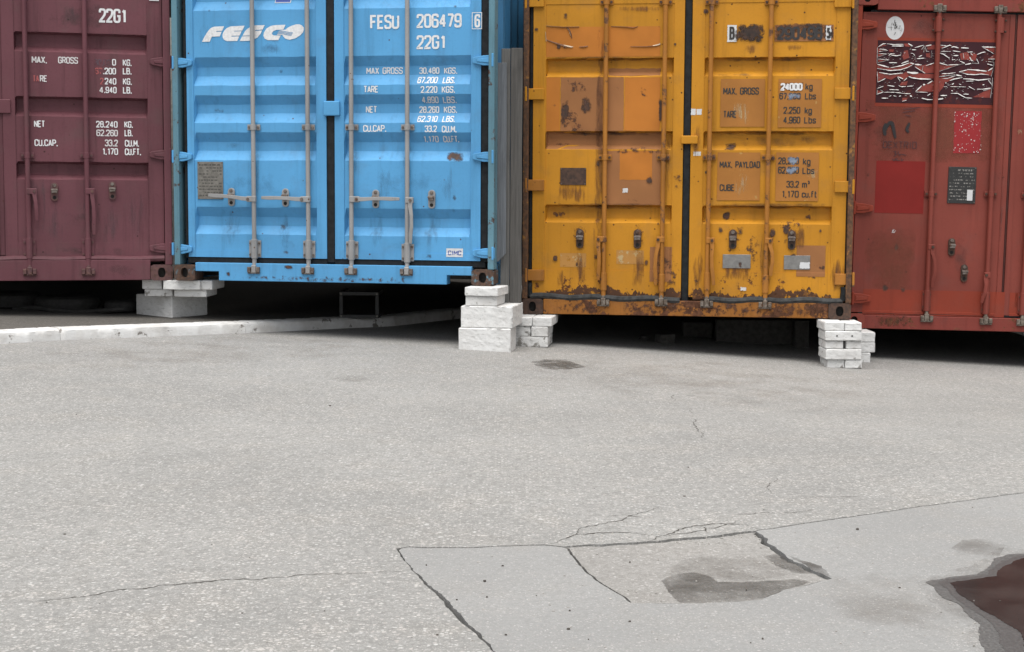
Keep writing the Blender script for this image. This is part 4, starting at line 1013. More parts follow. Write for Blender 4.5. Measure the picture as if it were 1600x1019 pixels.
# films and old label ghosts on the left leaf
patch('y', dl, 'orange_strip', 853.5, 1032, 41, 89.5, M['orange_film'], 0.0014, rag=0.0)
patch('y', dl, 'brown_patch', 875.5, 975, 121, 205, M['brown_film'], 0.0012, rag=0.0018)
patch('y', dl, 'orange_patch', 975.3, 1032, 121, 205, M['orange_film'], 0.0014, rag=0.0018)
patch('y', dl, 'orange_patch', 853.5, 875, 121, 205, M['orange_film'], 0.0013)
patch('y', dl, 'brown_patch', 853.5, 1040, 206, 233, M['brown_film'], 0.0012, rag=0.0018)
patch('y', dl, 'brown_patch', 950, 1032, 106, 118, M['brown_film'], 0.0012, rag=0.004)
patch('y', dl, 'brown_patch', 947, 1033, 236, 320, M['brown_film'], 0.0012, rag=0.0018)
patch('y', dl, 'orange_patch', 968, 1019, 236, 281, M['orange_film'], 0.0018, rag=0.002)
patch('y', dl, 'brown_patch', 1015, 1050, 386, 440, M['brown_film'], 0.0012, rag=0.002)
patch('y', dl, 'old_label', 875, 916, 396, 417, M['clear_film'], 0.0013)
patch('y', dl, 'old_label', 963, 1006, 391.5, 412.5, M['clear_film'], 0.0013)
def flap(c, dr, pts, mat, lift=0.010, name='peeling_edge'):
    """a curl of film standing off the door: outline in photo pixels, lifted along its lower edge"""
    n = len(pts)//2; up = pts[:n]; dn = pts[n:][::-1]; vs = []
    for p in up: u, v = L(c, p[0], p[1], PO); vs.append((u, depth(c, u, v)-0.0022, v))
    for i, p in enumerate(dn):
        u, v = L(c, p[0], p[1], PO); vs.append((u, depth(c, u, v)-0.003-lift*sin(pi*(i+.6)/(n+.2)), v))
    return MB().add(vs, [(i, i+n, i+1+n, i+1) for i in range(n-1)]).build(name, mat, dr, fix=False)
M['film_back'] = plain('pale_film_back', (0.55, 0.43, 0.30), 0.6, 0.2); M['film_edge'] = plain('dark_film_edge', (0.14, 0.055, 0.02), 0.7, 0.2)
for pts, mk in (([(854,62),(870,67),(884,71),(895,73),(895,74.2),(884,74),(870,69),(854,63)], 'film_edge'), ([(880,70),(889,71.5),(896,73),(894,74.5),(888,73.5),(882,71.5)], 'film_back'),
            ([(886,42),(890,46),(893,52),(894.5,60),(893,60),(891.5,53),(888.5,48),(885,43)], 'film_edge'), ([(889,46),(892,51),(893,56),(891.5,56),(890,51.5),(888,47)], 'film_back'),
            ([(905,73),(912,72.5),(919,71.5),(918.5,73),(912,74),(905,74)], 'film_edge'), ([(985,72.6),(1010,72.5),(1026,70.5),(1032,68),(1031.5,70.5),(1025,72),(1010,73.5),(985,73.3)], 'film_edge'),
            ([(1020,71),(1027,69.4),(1032,67.5),(1031,70.2),(1026,71.4),(1020,72.2)], 'film_back'), ([(853.5,40),(880,42),(905,41.5),(905,42.4),(880,42.9),(853.5,41)], 'film_edge'),
            ([(955,41),(975,41.5),(990,43),(997,41),(996,42),(990,44),(975,42.4),(955,41.8)], 'film_edge'), ([(853,50),(853.6,58),(854,65),(853.2,65),(852.8,58),(852.4,50)], 'film_back')):
    flap('y', dl, pts, M[mk], 0.007)
nameplate('y', dl, 875.5, 916, 262.5, 289, M['y_cast'], M['rust_dark'], 3, 5, flat=PO)
patch('y', dl, 'white_scrap', 973, 981, 294, 301, M['white_scrap'], 0.003, rag=0.003)
for (x0, x1, y0, y1, mk, sd) in ((876, 905, 165, 205, 'rust_blot', 1), (885, 922, 121, 150, 'rust_blot', 2), (905, 925, 148, 182, 'rust_dark', 3), (876, 890, 150, 200, 'rust_dark', 4),
        (1028, 1036, 150, 196, 'rust_dark', 5), (1000, 1014, 133, 156, 'rust_blot', 6), (876, 925, 200, 212, 'rust_blot', 7), (897, 917, 384, 450, 'rust_run', 8), (985, 1008, 384, 452, 'rust_run', 9),
        (868, 920, 286, 318, 'rust_run', 11), (895, 917, 342, 390, 'rust_blot', 12), (990, 1008, 344, 392, 'rust_blot', 13), (860, 875, 14, 26, 'dent_dark', 14),
        (1018, 1064, 388, 462, 'rust_blot', 15), (870, 885, 415, 450, 'rust_run', 16), (950, 1040, 228, 240, 'rust_blot', 17), (1052, 1066, 270, 295, 'rust_blot', 18), (852, 960, 205, 212, 'soot', 19), (858, 890, 330, 342, 'rust_blot', 20),
        (925, 948, 20, 470, 'rust_run', 21), (1034, 1050, 200, 330, 'rust_run', 22), (855, 875, 215, 236, 'soot', 23), (960, 1050, 8, 20, 'rust_run', 24)):
    patch('y', dl, 'rust_stain', x0, x1, y0, y1, M[mk], 0.0021+0.00012*sd, seed=sd)
for (x0, x1, y0, y1, mk, sd) in ((1132, 1160, 348, 400, 'rust_blot', 1), (1218, 1250, 346, 395, 'rust_blot', 2), (1160, 1190, 365, 420, 'rust_blot', 3), (1120, 1180, 395, 440, 'rust_run', 4),
        (1258, 1285, 395, 440, 'rust_blot', 5), (1244, 1290, 384, 432, 'brown_film', 7), (1100, 1300, 206, 236, 'soot', 8), (1225, 1300, 208, 230, 'soot', 9), (1130, 1152, 222, 236, 'rust_dark', 10),
        (1100, 1200, 113, 121, 'soot', 11), (1128, 1142, 330, 345, 'rust_dark', 12), (1210, 1265, 345, 360, 'rust_blot', 13), (1160, 1182, 68, 86, 'rust_run', 14), (1225, 1258, 68, 80, 'rust_run', 15), (1255, 1270, 332, 346, 'rust_blot', 16),
        (1295, 1325, 400, 462, 'rust_run', 17), (1080, 1100, 390, 462, 'rust_run', 18), (1185, 1210, 340, 470, 'rust_run', 19), (1240, 1260, 350, 392, 'rust_run', 20), (1080, 1098, 180, 260, 'rust_run', 21)):
    patch('y', dr, 'rust_stain' if mk != 'brown_film' else 'brown_patch', x0, x1, y0, y1, M[mk], 0.0011+0.00012*sd, seed=sd)
for (x0, x1, sd) in ((850, 960, 1), (960, 1100, 2), (1090, 1200, 3), (1180, 1295, 4)):
    patch('y', ry, 'rust_stain', x0, x1, 468, 498, M['rust_blot'], 0.001+0.0002*sd, flat=0.010, seed=sd)
rr = random.Random(77)
for k in range(34):
    x = rr.uniform(836, 1300); y = rr.choice([rr.uniform(12, 88), rr.uniform(238, 318), rr.uniform(348, 440), rr.uniform(348, 440)]); w = rr.uniform(2, 6)
    if 1060 < x < 1085: continue
    if x > 1120 and y < 320: continue
    patch('y', dl if x < 1066 else dr, 'rust_stain', x-w, x+w, y-w*.7, y+w*rr.uniform(.7, 2.5), M['rust_dark'], 0.0060+0.00005*k, seed=k)
patch('y', ry, 'rust_stain', 1180, 1295, 474, 500, M['rust_run'], 0.003, flat=0.010, seed=9)
M['mud'] = sheetmat('brown_rust_band', (0.10, 0.048, 0.028), (0.22, 0.10, 0.035), 0.55, 0.43, 16, seed=9, rough=0.85)
for d_, x0, x1, yb_ in ((dl, 834, 1064, 466), (dr, 1082, 1300, 468)):
    rr = random.Random(x0); n = 130; up = []; h = 6
    for i in range(n+1):
        t = i/n; h = 0.6*h+0.4*(9.5+5*sin(t*9+x0)+3*sin(t*31+x0)+rr.uniform(-8, 8)); up.append((x0+(x1-x0)*t, yb_-max(2, h)-(3 if d_ is dl else 0)*sin(pi*t)))
    pts = [L('y', x, y, RAIL) for x, y in [(x0, yb_)]+up+[(x1, yb_)]]
    drape('y', 'rust_band', [(pts, [tuple(range(len(pts)))], 0)], M['mud'], d_, 0.0011)
M['crease'] = stain('crease_dirt_shade', (0.035, 0.016, 0.008), (0.10, 0.04, 0.014), t=0.30, k=0.30, sharp=3, scale=12, stretch=(0.6, 1, 1), amax=0.7, seed=15)  # dirt in the creases, darkened to paint in the shade under each ledge
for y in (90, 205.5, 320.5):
    patch('y', dl, 'crease_dirt_shade', 851, 1052, y-2.5, y+6, M['crease'], 0.0058); patch('y', dr, 'crease_dirt_shade', 1098, 1303, y-2.5, y+6, M['crease'], 0.0058, seed=2)
# number band: first and last characters survive, the rest blotted out
K = 4.076
def ty(s, a, b, yb, yt, mat='black', **k): text('y', dr, s, 1060+a/K, 1060+b/K, yb/K, yt/K, M[mat], **k)
def py_(nm, a, b, y0, y1, mat, off, **k): patch('y', dr, nm, 1060+a/K, 1060+b/K, y0/K, y1/K, M[mat], off, **k)
py_('white_label', 311, 372, 160, 268, 'sticker', 0.0042, rag=0.002); ty('B', 324, 358, 254, 171, off=0.006, t=.165)
py_('blotted_label', 350, 552, 152, 270, 'smear_black', 0.0070); py_('blotted_label', 385, 545, 160, 262, 'smear_black', 0.0076)
py_('old_label', 612, 990, 158, 265, 'brown_film', 0.0040); py_('blotted_label', 606, 945, 146, 215, 'smear_brown', 0.0046); ty('290498', 628, 918, 256, 172, 'black_faint', off=0.0085, t=.19)
py_('blotted_label', 612, 720, 165, 268, 'smear_brown', 0.0070); py_('blotted_label', 800, 925, 148, 190, 'smear_black', 0.0072); py_('blotted_label', 840, 920, 160, 268, 'smear_brown', 0.0074)
py_('blotted_label', 920, 990, 160, 265, 'smear_black', 0.0044); py_('white_label', 938, 973, 165, 255, 'sticker', 0.0076, rag=0.003); ty('5', 944, 970, 247, 178, off=0.0095, t=.2)
py_('label', 265, 553, 503, 808, 'label_film', 0.0045); py_('label', 632, 915, 503, 812, 'label_film', 0.0045)
ty('MAX. GROSS', 285, 513, 604, 558, off=0.006); ty('TARE', 285, 371, 751, 706, off=0.006)
ty('67,200', 642, 778, 634, 592, 'black_faint', off=0.006); py_('smear', 645, 782, 586, 642, 'smear_blue', 0.0066)
py_('smear', 642, 796, 524, 584, 'smear_brown', 0.0068); ty('24000', 650, 790, 578, 530, 'white', off=0.0085, t=.24);
ty('kg', 808, 855, 574, 530, off=0.006); ty('Lbs', 805, 876, 634, 592, off=0.006)
ty('2.250', 668, 776, 725, 681, off=0.006); ty('kg', 803, 850, 726, 682, off=0.006); ty('4,960', 667, 776, 787, 743, off=0.006); ty('Lbs', 800, 876, 787, 744, off=0.006)
K2 = 2.83
def tz(s, a, b, yb, yt, mat='black', **k): text('y', dr, s, 1060+a/K2, 1060+b/K2, 230+yb/K2, 230+yt/K2, M[mat], off=k.pop('off', 0.006), **k)
def pz(nm, a, b, y0, y1, mat, off, **k): patch('y', dr, nm, 1060+a/K2, 1060+b/K2, 230+y0/K2, 230+y1/K2, M[mat], off, **k)
pz('label', 170, 363, 24, 235, 'label_film', 0.0045); pz('label', 428, 622, 24, 238, 'label_film', 0.0045)
tz('MAX. PAYLOAD', 182, 361, 92, 62); tz('CUBE', 182, 248, 194, 164)
tz('28,200', 441, 533, 76, 45); pz('smear', 478, 536, 38, 82, 'smear_blue', 0.0066); tz('kg', 550, 584, 79, 48)
tz('62,200', 440, 533, 117, 86); pz('smear', 466, 538, 82, 124, 'smear_blue', 0.0067); tz('Lbs', 548, 601, 119, 89)
tz('33.2', 477, 533, 179, 149); tz('m\u00b3', 546, 581, 181, 150); tz('1,170', 455, 532, 223, 192); tz('cu.ft', 545, 613, 223, 193)
M['scratch'] = stain('pale_scrapes', (0.46, 0.33, 0.16), (0.52, 0.43, 0.28), t=0.42, k=0.3, sharp=5, scale=14, stretch=(4, 4, 0.6), amax=0.7, seed=12)
pz('scrape', 240, 330, 100, 232, 'scratch', 0.0056); pz('scrape', 560, 620, 90, 150, 'scratch', 0.0056, seed=4); py_('scrape', 330, 470, 640, 800, 'scratch', 0.0056, seed=2)
def leaf_sticker(x0, x1, y0, y1, mat, rag=0.002, seed=1): patch('y', dr, 'white_sticker', x0, x1, y0, y1, mat, 0.0012, rag=rag, flat=0.044, seed=seed)
leaf_sticker(1079.6, 1087, 170, 180, M['sticker']); leaf_sticker(1088.5, 1096.5, 170.5, 179.5, M['sticker'], seed=3); leaf_sticker(1083.5, 1095, 237, 243.5, M['white_scrap'], seed=4)
M['grey_plate'] = plain('grey_dull_plate', (0.24, 0.235, 0.225), 0.45, 0.2, 0.2)
for x0, x1, y0, y1 in ((1129, 1173, 398, 419), (1224.5, 1266, 399.5, 421)):
    ua, va = L('y', x0, y1, PO); ub, vb = L('y', x1, y0, PO)
    MB().box(ua, ub, PO-0.007, PO-0.001, va, vb).build('blank_plate', M['grey_plate'], dr, bevel=0.0015)
patch('y', dr, 'white_sticker', 1249.5, 1265, 410, 419.5, M['sticker'], 0.0085, rag=0.003)
patch('y', dr, 'white_scrap', 1157, 1166, 449, 454, M['white_scrap'], 0.006, rag=0.003)

# ================= red container (right edge of the picture)
rd = root_for('r', 'shipping_container', 'dull red flat-doored container at the right edge with peeled poster and round sticker')
v0 = vref('r', 1500, 491.5); v1 = vref('r', 1500, 21)
shell('r', rd, M['r'], M['r_new'], M['r'], M['r_sill'], v0-0.02, v1+0.015, M['r'], post_w=0.05)
dl = door('r', rd, 1340, 1576, 1346, 1568, v0, v1, M['r'], rail=(0.012, 0.012), yref=240)
dr = door('r', rd, 1580, 1815, 1587, 1808, v0, v1, M['r'], rail=(0.012, 0.012), yref=240)
ca = uref('r', 1576.2, 0.052); cb = uref('r', 1581, 0.052)
gasket('r', dl, [(ca+0.001, ca+0.017, v0-0.015, v1)], M['rubber_r'])
for z in (v0-0.010, v1+0.006):
    MB().path([(-1.1+2.2*i/20, 0.055, z+0.002*sin(i*1.3)) for i in range(21)], 0.012, 6).build('gasket', M['rubber'], dl)
for y in (38, 183, 325, 466): hinge('r', dl, -1, 1334+(466-y)*0.02, 1361+(466-y)*0.024, y, M['r_new'], hpx=16)
barset('r', rd, 1449, 480, 1467, 5, M['r'], r=0.019, guides=(303,), low=(470, 30, 14), cam_y=497, top=12, hub=(1457, 386), tip=(1456.5, 450), bolt=M['y_cast'], bend=0.05)
barset('r', rd, 1541, 483, 1562, 8, M['r'], r=0.019, guides=(303,), low=(474, 32, 14), cam_y=501, top=14, hub=(1540.5, 430), tip=(1534, 474), bolt=M['y_cast'], bend=0.04)
barset('r', rd, 1598, 485, 1622, 8, M['r'], r=0.019, guides=(305,), low=(475, 32, 14), cam_y=503, top=15, bolt=M['y_cast'])
for x, y in ((1487, 386), (1506.5, 427)): catch('r', dl, x, y, M['y_cast'], 28, 11)
for bx_, by_, by2 in ((1466, 28, 50), (1563.5, 30, 52)):    # upper bar sleeves
    u, va = L('r', bx_, by2, 0.022); _, vb = L('r', bx_, by_-2, 0.022)
    mb = MB().box(u-0.032, u+0.032, 0.034, 0.046, va, vb).tube((u, 0.024, va), (u, 0.024, vb), 0.025, 12)
    o = mb.build('bar_guide', M['r'], dl, bevel=0.002)
    for s_ in (-1, 1):
        for q in (va+0.012, vb-0.02): MB().tube((u+s_*0.044, 0.030, q), (u+s_*0.03, 0.030, q), 0.008, 6).build('bolt', M['y_cast'], dl)
pr = lambda nm, x0, x1, y0, y1, mk, off, **k: patch('r', dl, nm, x0, x1, y0, y1, M[mk], off, **k)
pr('repainted_band', 1347, 1570, 456.5, 491, 'r_new', 0.0012)
patch('r', dr, 'repainted_band', 1576, 1700, 460, 494, M['r_new'], 0.0012)
pr('repainted_patch', 1349, 1568, 160, 252, 'brown_patch', 0.0011); pr('repainted_patch', 1348, 1432, 352, 458, 'brown_patch', 0.0011, seed=2)
pr('red_square', 1366, 1446, 252.5, 332.5, 'red_square', 0.0016)
pr('poster_border', 1366.5, 1560, 62, 166, 'r_new', 0.0014)
pr('poster_ghost', 1367.5, 1557, 66.5, 160.5, 'dark_ghost', 0.0022)
pr('scuffed_poster', 1489, 1534, 174, 239, 'scarlet', 0.0018, rag=0.003)
# torn scraps of the old poster: red film with white torn edges curling off the door
rr = random.Random(31)
KP2 = 9.264
RED_L = [[(110,150),(180,105),(235,125),(150,140)],[(480,95),(545,95),(580,145),(500,135)],[(105,165),(220,190),(110,230)],[(110,240),(230,250),(110,285)],[(110,320),(250,335),(110,365)],[(100,400),(270,445),(430,420),(570,380),(620,392),(540,440),(430,470),(280,480),(100,450)],
 [(640,400),(740,410),(930,380),(930,520),(800,525),(650,435)],[(100,505),(280,545),(470,530),(520,500),(560,560),(480,620),(430,600),(380,570),(300,620),(200,590),(105,650)],[(560,530),(690,525),(930,540),(930,600),(700,600),(570,570)],[(740,710),(910,640),(920,790),(700,790),(660,785)],
 [(460,880),(540,880),(520,915),(460,930)],[(800,240),(860,230),(870,300),(810,290)],[(810,130),(930,110),(930,180),(830,180)],[(270,180),(340,180),(330,215),(270,210)],[(450,650),(540,640),(520,700),(420,700)],[(490,200),(540,190),(560,300),(480,330),(460,280)],[(100,770),(180,795),(100,825)]]
RED_R = [[(40,380),(240,415),(390,400),(110,495),(40,500)],[(40,600),(350,560),(260,640),(190,660),(180,720),(110,800),(100,860),(40,860)],[(420,510),(520,478),(800,500),(890,450),(865,560),(720,540),(620,540)],[(770,160),(915,155),(915,230)],[(830,310),(920,240),(920,315)],
 [(600,870),(860,740),(850,880)],[(410,240),(530,215),(570,330),(430,330)],[(110,130),(220,130),(150,165)],[(160,540),(330,525),(110,570)],[(560,230),(660,250),(640,340),(580,340)]]
WL = [([(110,145),(180,100),(225,95)],10),([(240,98),(330,110),(480,105)],8),([(310,130),(480,130)],12),([(545,95),(605,130),(580,145)],10),([(100,150),(92,390)],6),([(130,175),(230,185)],7),([(120,210),(250,195)],5),([(115,240),(240,245),(110,290)],6),([(110,318),(270,332),(105,370)],6),
 ([(260,270),(290,245),(350,243)],9),([(300,265),(380,272),(440,260)],8),([(640,155),(770,118)],9),([(740,180),(775,130),(770,220)],7),([(800,130),(880,115)],9),([(790,140),(810,215)],7),([(585,235),(615,240),(640,270)],9),([(670,315),(780,305)],8),([(700,285),(745,265)],9),([(885,200),(875,300)],6),([(645,280),(640,330)],5),
 ([(265,372),(385,372)],9),([(445,385),(550,345)],11),([(100,395),(270,440)],13),([(290,445),(445,415),(560,375)],9),([(95,455),(280,485),(430,475),(540,440),(620,395)],8),([(570,375),(630,388)],8),([(640,395),(740,405)],12),([(640,430),(790,525)],8),([(760,420),(745,495)],6),([(800,415),(920,375)],8),
 ([(120,512),(280,540),(470,522)],9),([(530,508),(600,520),(690,520)],20),([(95,500),(105,655)],8),([(105,655),(215,600)],8),([(550,570),(600,590),(700,605),(880,610)],13),([(390,580),(430,640)],7),([(395,575),(470,605)],8),([(480,635),(530,590)],6),([(245,700),(345,715)],8),([(405,700),(440,720),(510,715)],7),([(530,715),(615,708)],8),
 ([(95,745),(185,712)],7),([(270,760),(410,765)],8),([(90,830),(185,795)],8),([(185,795),(145,765)],8),([(95,760),(95,830)],5),([(195,800),(350,800),(500,820),(580,820)],8),([(650,790),(740,705)],9),([(760,690),(790,688)],14),([(820,680),(895,635)],10),([(655,795),(820,800)],6),([(820,850),(865,822)],8),([(740,885),(820,905),(900,905)],10),
 ([(265,865),(300,845)],7),([(330,850),(375,860)],7),([(410,860),(440,850)],8),([(570,850),(600,860)],14),([(160,885),(255,885)],8),([(460,930),(520,915)],6),([(600,185),(660,185)],7),([(800,205),(850,210)],5)]
WR = [([(125,118),(220,128)],7),([(150,165),(265,118),(290,125)],8),([(290,148),(330,140),(395,160)],10),([(430,155),(540,162)],12),([(740,145),(935,148)],12),([(750,155),(900,240)],8),([(922,160),(922,320)],6),([(820,320),(930,318)],6),([(140,210),(280,208)],6),([(310,200),(420,215)],7),([(125,238),(170,245),(255,305)],11),([(260,330),(255,290)],6),
 ([(320,270),(390,268)],10),([(305,290),(300,330),(345,325)],7),([(460,235),(470,310)],7),([(525,220),(600,215)],8),([(570,240),(600,265)],10),([(555,290),(580,340),(600,345)],10),([(660,255),(730,225),(780,215)],8),([(655,315),(685,385)],9),([(685,385),(590,378)],8),([(490,400),(575,382)],9),([(400,345),(410,320)],7),([(415,350),(485,380)],9),([(485,380),(400,400),(110,498)],8),
 ([(115,375),(240,410)],11),([(245,405),(400,398)],7),([(820,355),(905,365)],6),([(810,390),(890,412)],9),([(905,370),(900,440),(865,570)],7),([(520,470),(640,478),(800,495)],14),([(820,490),(890,445)],10),([(400,505),(520,475)],6),([(400,505),(520,540),(640,545),(720,535),(835,550)],8),([(150,530),(250,530),(350,515)],9),([(105,575),(350,545)],6),([(360,550),(440,565)],14),
 ([(160,600),(230,600),(350,560)],7),([(265,632),(320,610),(450,585)],8),([(460,605),(560,608),(680,625),(860,605)],10),([(500,640),(620,635)],6),([(885,590),(880,700),(855,880)],9),([(825,625),(880,700)],9),([(205,660),(215,672)],12),([(295,690),(325,668)],8),([(270,718),(500,722)],5),([(180,720),(225,720)],6),([(540,715),(630,765)],7),([(660,755),(750,755),(860,738)],8),([(750,778),(860,742)],9),
 ([(130,848),(225,845)],9),([(280,815),(380,815),(440,850),(500,880),(590,885)],8),([(465,828),(540,828)],8),([(85,905),(170,890)],14),([(290,775),(310,782)],8),([(740,692),(768,690)],7),([(400,680),(430,690)],8)]
T = []
for ox, lst in ((1360, RED_L), (1455, RED_R)):
    for pl in lst: T.append(([L('r', ox+x/KP2, 58+y/KP2, PO) for x, y in pl], [tuple(range(len(pl)))], 0.0001*(len(T) % 5)))
drape('r', 'poster_scraps', T, M['red_scrap'], dl, 0.0036)
mb = MB()
for ox, lst in ((1360, WL), (1455, WR)):
    for pts, w in lst:
        P = [Vector(L('r', ox+x/KP2, 58+y/KP2, PO)) for x, y in pts]
        Q = []
        for a, b in zip(P, P[1:]):
            n = max(2, int((b-a).length/0.012)); Q += [a+(b-a)*(i/n) for i in range(n)]
        Q.append(P[-1]); nq = len(Q); ww = w/KP2/200*1.15
        wv = [max(0.25, (0.55+0.6*sin(pi*(i+.5)/nq))*rr.uniform(.6, 1.35)) for i in range(nq)]
        vs_, fs_ = ribbon(Q, ww, wf=lambda i: wv[i]); lift = rr.uniform(0.003, 0.009)
        v3 = [(p.x, PO-0.0046-(lift*sin(pi*(i//2+.3)/(nq-.4)) if i % 2 else 0), p.y) for i, p in enumerate(vs_)]
        mb.add(v3, fs_)
for k in range(170):
    u, v = L('r', rr.uniform(1372, 1552), rr.choice([rr.uniform(71, 158), rr.uniform(128, 156), rr.uniform(76, 98)]), PO); ln = rr.uniform(0.004, 0.015); w = rr.uniform(.001, .0025); a = rr.gauss(0, 0.35)
    dx, dy = cos(a)*ln, sin(a)*ln
    mb.add([(u, PO-0.0047, v), (u+dx, PO-0.0055, v+dy), (u+dx, PO-0.0055, v+dy+w), (u, PO-0.0047, v+w)], [(0, 1, 2, 3)])
tag(mb.build('torn_edges', M['white_scrap'], dl, fix=False), kind='stuff')
T = []
for k in range(70):
    e = rr.random()
    x, y = (rr.uniform(1490, 1533), 175+abs(rr.gauss(0, 12))) if e < .5 else ((rr.uniform(1490, 1533), 238-abs(rr.gauss(0, 12))) if e < .85 else (rr.uniform(1490, 1533), rr.uniform(175, 238)))
    u, v = L('r', x, min(max(y, 175), 238), PO); r = rr.uniform(.0015, .006); a0 = rr.uniform(0, 6)
    T.append(([(u+r*cos(a0+i*1.256)*rr.uniform(.4, 1.2), v+r*sin(a0+i*1.256)*rr.uniform(.4, 1.2)) for i in range(5)], [(0,1,2,3,4)], 0))
drape('r', 'poster_flecks', T, M['white_scrap'], dl, 0.0034)
# oval sticker with a small dark sketch of a figure-like scribble
cx_, cy_ = L('r', 1398.3, 43.8, PO); ra, rb_ = 0.069, 0.088
drape('r', 'oval_sticker', [([(cx_+ra*cos(2*pi*i/32), cy_+rb_*sin(2*pi*i/32)) for i in range(32)], [tuple(range(32))], 0)], M['sticker'], dl, 0.0015)
rr = random.Random(4); T = []
for k in range(26):
    x, y = cx_+rr.gauss(0.01, 0.022), cy_-0.012+rr.gauss(0, 0.022); pts = [Vector((x, y)), Vector((x+rr.uniform(-.012, .012), y+rr.uniform(.004, .03)))]
    vs_, fs_ = ribbon(pts, rr.uniform(.0018, .006)); T.append((vs_, fs_, 0.0001*k))
pts = [Vector((cx_-0.055, cy_+0.002)), Vector((cx_+0.055, cy_+0.0))]; vs_, fs_ = ribbon(pts, 0.0016); T.append((vs_, fs_, 0))
drape('r', 'sticker_print', T, M['plate_ink'], dl, 0.0026)
# marker strokes and pencil words
def stroke(pts, w, mat, off=0.0032, nm='scrawl'):
    off += 0.003
    P = [Vector(L('r', x, y, PO)) for x, y in pts]; Q = chaikin(P, 2); wf = lambda i: 0.55+0.6*sin(pi*(i+0.6)/(len(Q)+.2))
    vs_, fs_ = ribbon(Q, w, wf=wf); return drape('r', nm, [(vs_, fs_, 0)], M[mat], dl, off)
stroke([(1384,193),(1381,202),(1383,212)], 0.024, 'marker'); stroke([(1383,204),(1387,194),(1392,191),(1395,196),(1397,208),(1399,216)], 0.024, 'marker', 0.0036); stroke([(1421,192),(1418,198),(1416,203),(1420,207)], 0.020, 'marker')
text('r', dl, 'DEXTRID', 1379, 1432, 231.5, 220.5, M['pencil'], t=.12, off=0.006)
for pts in ([(1395,237),(1401,236),(1397,240),(1402,241),(1396,244)], [(1404,236),(1402,241),(1408,241),(1404,244)], [(1408,241),(1416,243)], [(1394,248),(1397,252),(1400,247)], [(1402,247),(1400,251),(1406,251)], [(1408,247),(1408,252),(1412,249)],
            [(1410,171),(1425,170),(1438,168)], [(1410,176),(1430,173)], [(1414,180),(1424,182)]):
    stroke(pts, 0.006, 'pencil', 0.003)
nameplate('r', dl, 1479.5, 1526, 261.5, 317.5, M['plate_blk'], M['plate_blk_ink'], 10, 8, flat=PO)
pr('white_sticker', 1510, 1519.5, 297, 313.5, 'sticker', 0.0095)
for (x0, x1, y0, y1, mk, sd) in ((1395, 1405, 355, 368, 'white_scrap', 1),):
    stroke([(1394,359),(1396,365),(1399,360)], 0.004, 'white_old'); stroke([(1393,364),(1397,358)], 0.004, 'white_old', 0.0035)
for (x0, x1, y0, y1, mk, sd) in ((1357, 1372, 372, 386, 'dent_dark', 1), (1396, 1406, 375, 398, 'dent_dark', 2), (1352, 1362, 268, 278, 'dent_dark', 3), (1540, 1566, 20, 250, 'soot', 4), (1346, 1400, 160, 250, 'soot', 5), (1376, 1390, 440, 458, 'dent_dark', 6),
        (1405, 1416, 448, 458, 'dent_dark', 7), (1555, 1572, 230, 480, 'soot', 8), (1352, 1560, 20, 62, 'soot', 9), (1480, 1520, 340, 455, 'soot', 10), (1556, 1570, 268, 280, 'rust_blot', 11), (1440, 1465, 62, 160, 'soot', 12)):
    pr('grime', x0, x1, y0, y1, mk, 0.0024+0.0001*sd, seed=sd)
patch('r', dr, 'grime', 1585, 1660, 20, 480, M['soot'], 0.0012, seed=3)
patch('r', dr, 'white_scrap', 1588, 1598, 200, 212, M['scratch'], 0.003, rag=0.003)
patch('r', rd, 'rust_stain', 1352, 1432, 489, 512, M['rust_blot'], 0.0012, flat=0.010, seed=2)
patch('r', rd, 'rust_stain', 1360, 1425, 492, 510, M['rust_run'], 0.0016, flat=0.010, seed=5)

# ================= unseen container added past the right edge, keeps light from under the red one
rq = root_for('q', 'shipping_container', 'unseen grey green container added past the right edge to keep light out')
M['q'] = paint('grey_green_paint', (0.14, 0.17, 0.15), rust_t=0.72, grime=0.5)
shell('q', rq, M['q'], M['q'], M['y_cast'], M['q'], 0.13, 2.44, M['q'])
for e0, e1 in ((-1.13, -0.012), (0.012, 1.13)):
    mb = MB().box(e0, e1, 0.05, 0.09, 0.145, 2.42).box(e0, e0+0.05, 0.042, 0.05, 0.145, 2.42).box(e1-0.05, e1, 0.042, 0.05, 0.145, 2.42)
    dq = mb.build('door', M['q'], rq, bevel=0.004)
    for t in (0.3, 0.72): MB().tube((e0+(e1-e0)*t, 0.024, 0.08), (e0+(e1-e0)*t, 0.024, 2.5), 0.017, 10).build('locking_bar', M['q'], rq, smooth=True)
# ------------------------------------------------------------------ white painted block stacks under the corners
def whitewash(name, t, seed):
    s = NT(name)
    n1 = s.noise(5, 8, 0.7, vec=s.coord(kind='Object', loc=(seed, seed*2, 0))); n2 = s.noise(60, 5, 0.7); n3 = s.noise(13, 7, 0.75, vec=s.coord(loc=(0, seed, 3)))
    c = s.mix(s.ramp(n1, 0.35, 0.75), (0.63, 0.63, 0.622), (0.53, 0.522, 0.508))
    c = s.mix(s.ramp(n3, t, t+0.06), c, (0.22, 0.21, 0.195))
    c = s.mix(s.math('MULTIPLY', s.ramp(n2, 0.55, 0.75), 0.3), c, (0.26, 0.25, 0.23))
    n4 = s.noise(26, 6, 0.7, vec=s.coord((1, 1, 2.5)))
    c = s.mix(s.math('MULTIPLY', s.ramp(n4, 0.52, 0.7), 0.55), c, (0.28, 0.268, 0.245))
    return s.fin(c, 0.92, s.bump(s.math('ADD', n2, s.math('MULTIPLY', n3, 1.0)), 0.5, 0.006), spec=0.2)
WW = [whitewash('whitewash', 0.63, 1), whitewash('worn_whitewash', 0.585, 2), whitewash('thin_whitewash', 0.53, 3)]
BLK_GROUP = 'white painted blocks propping up the containers'
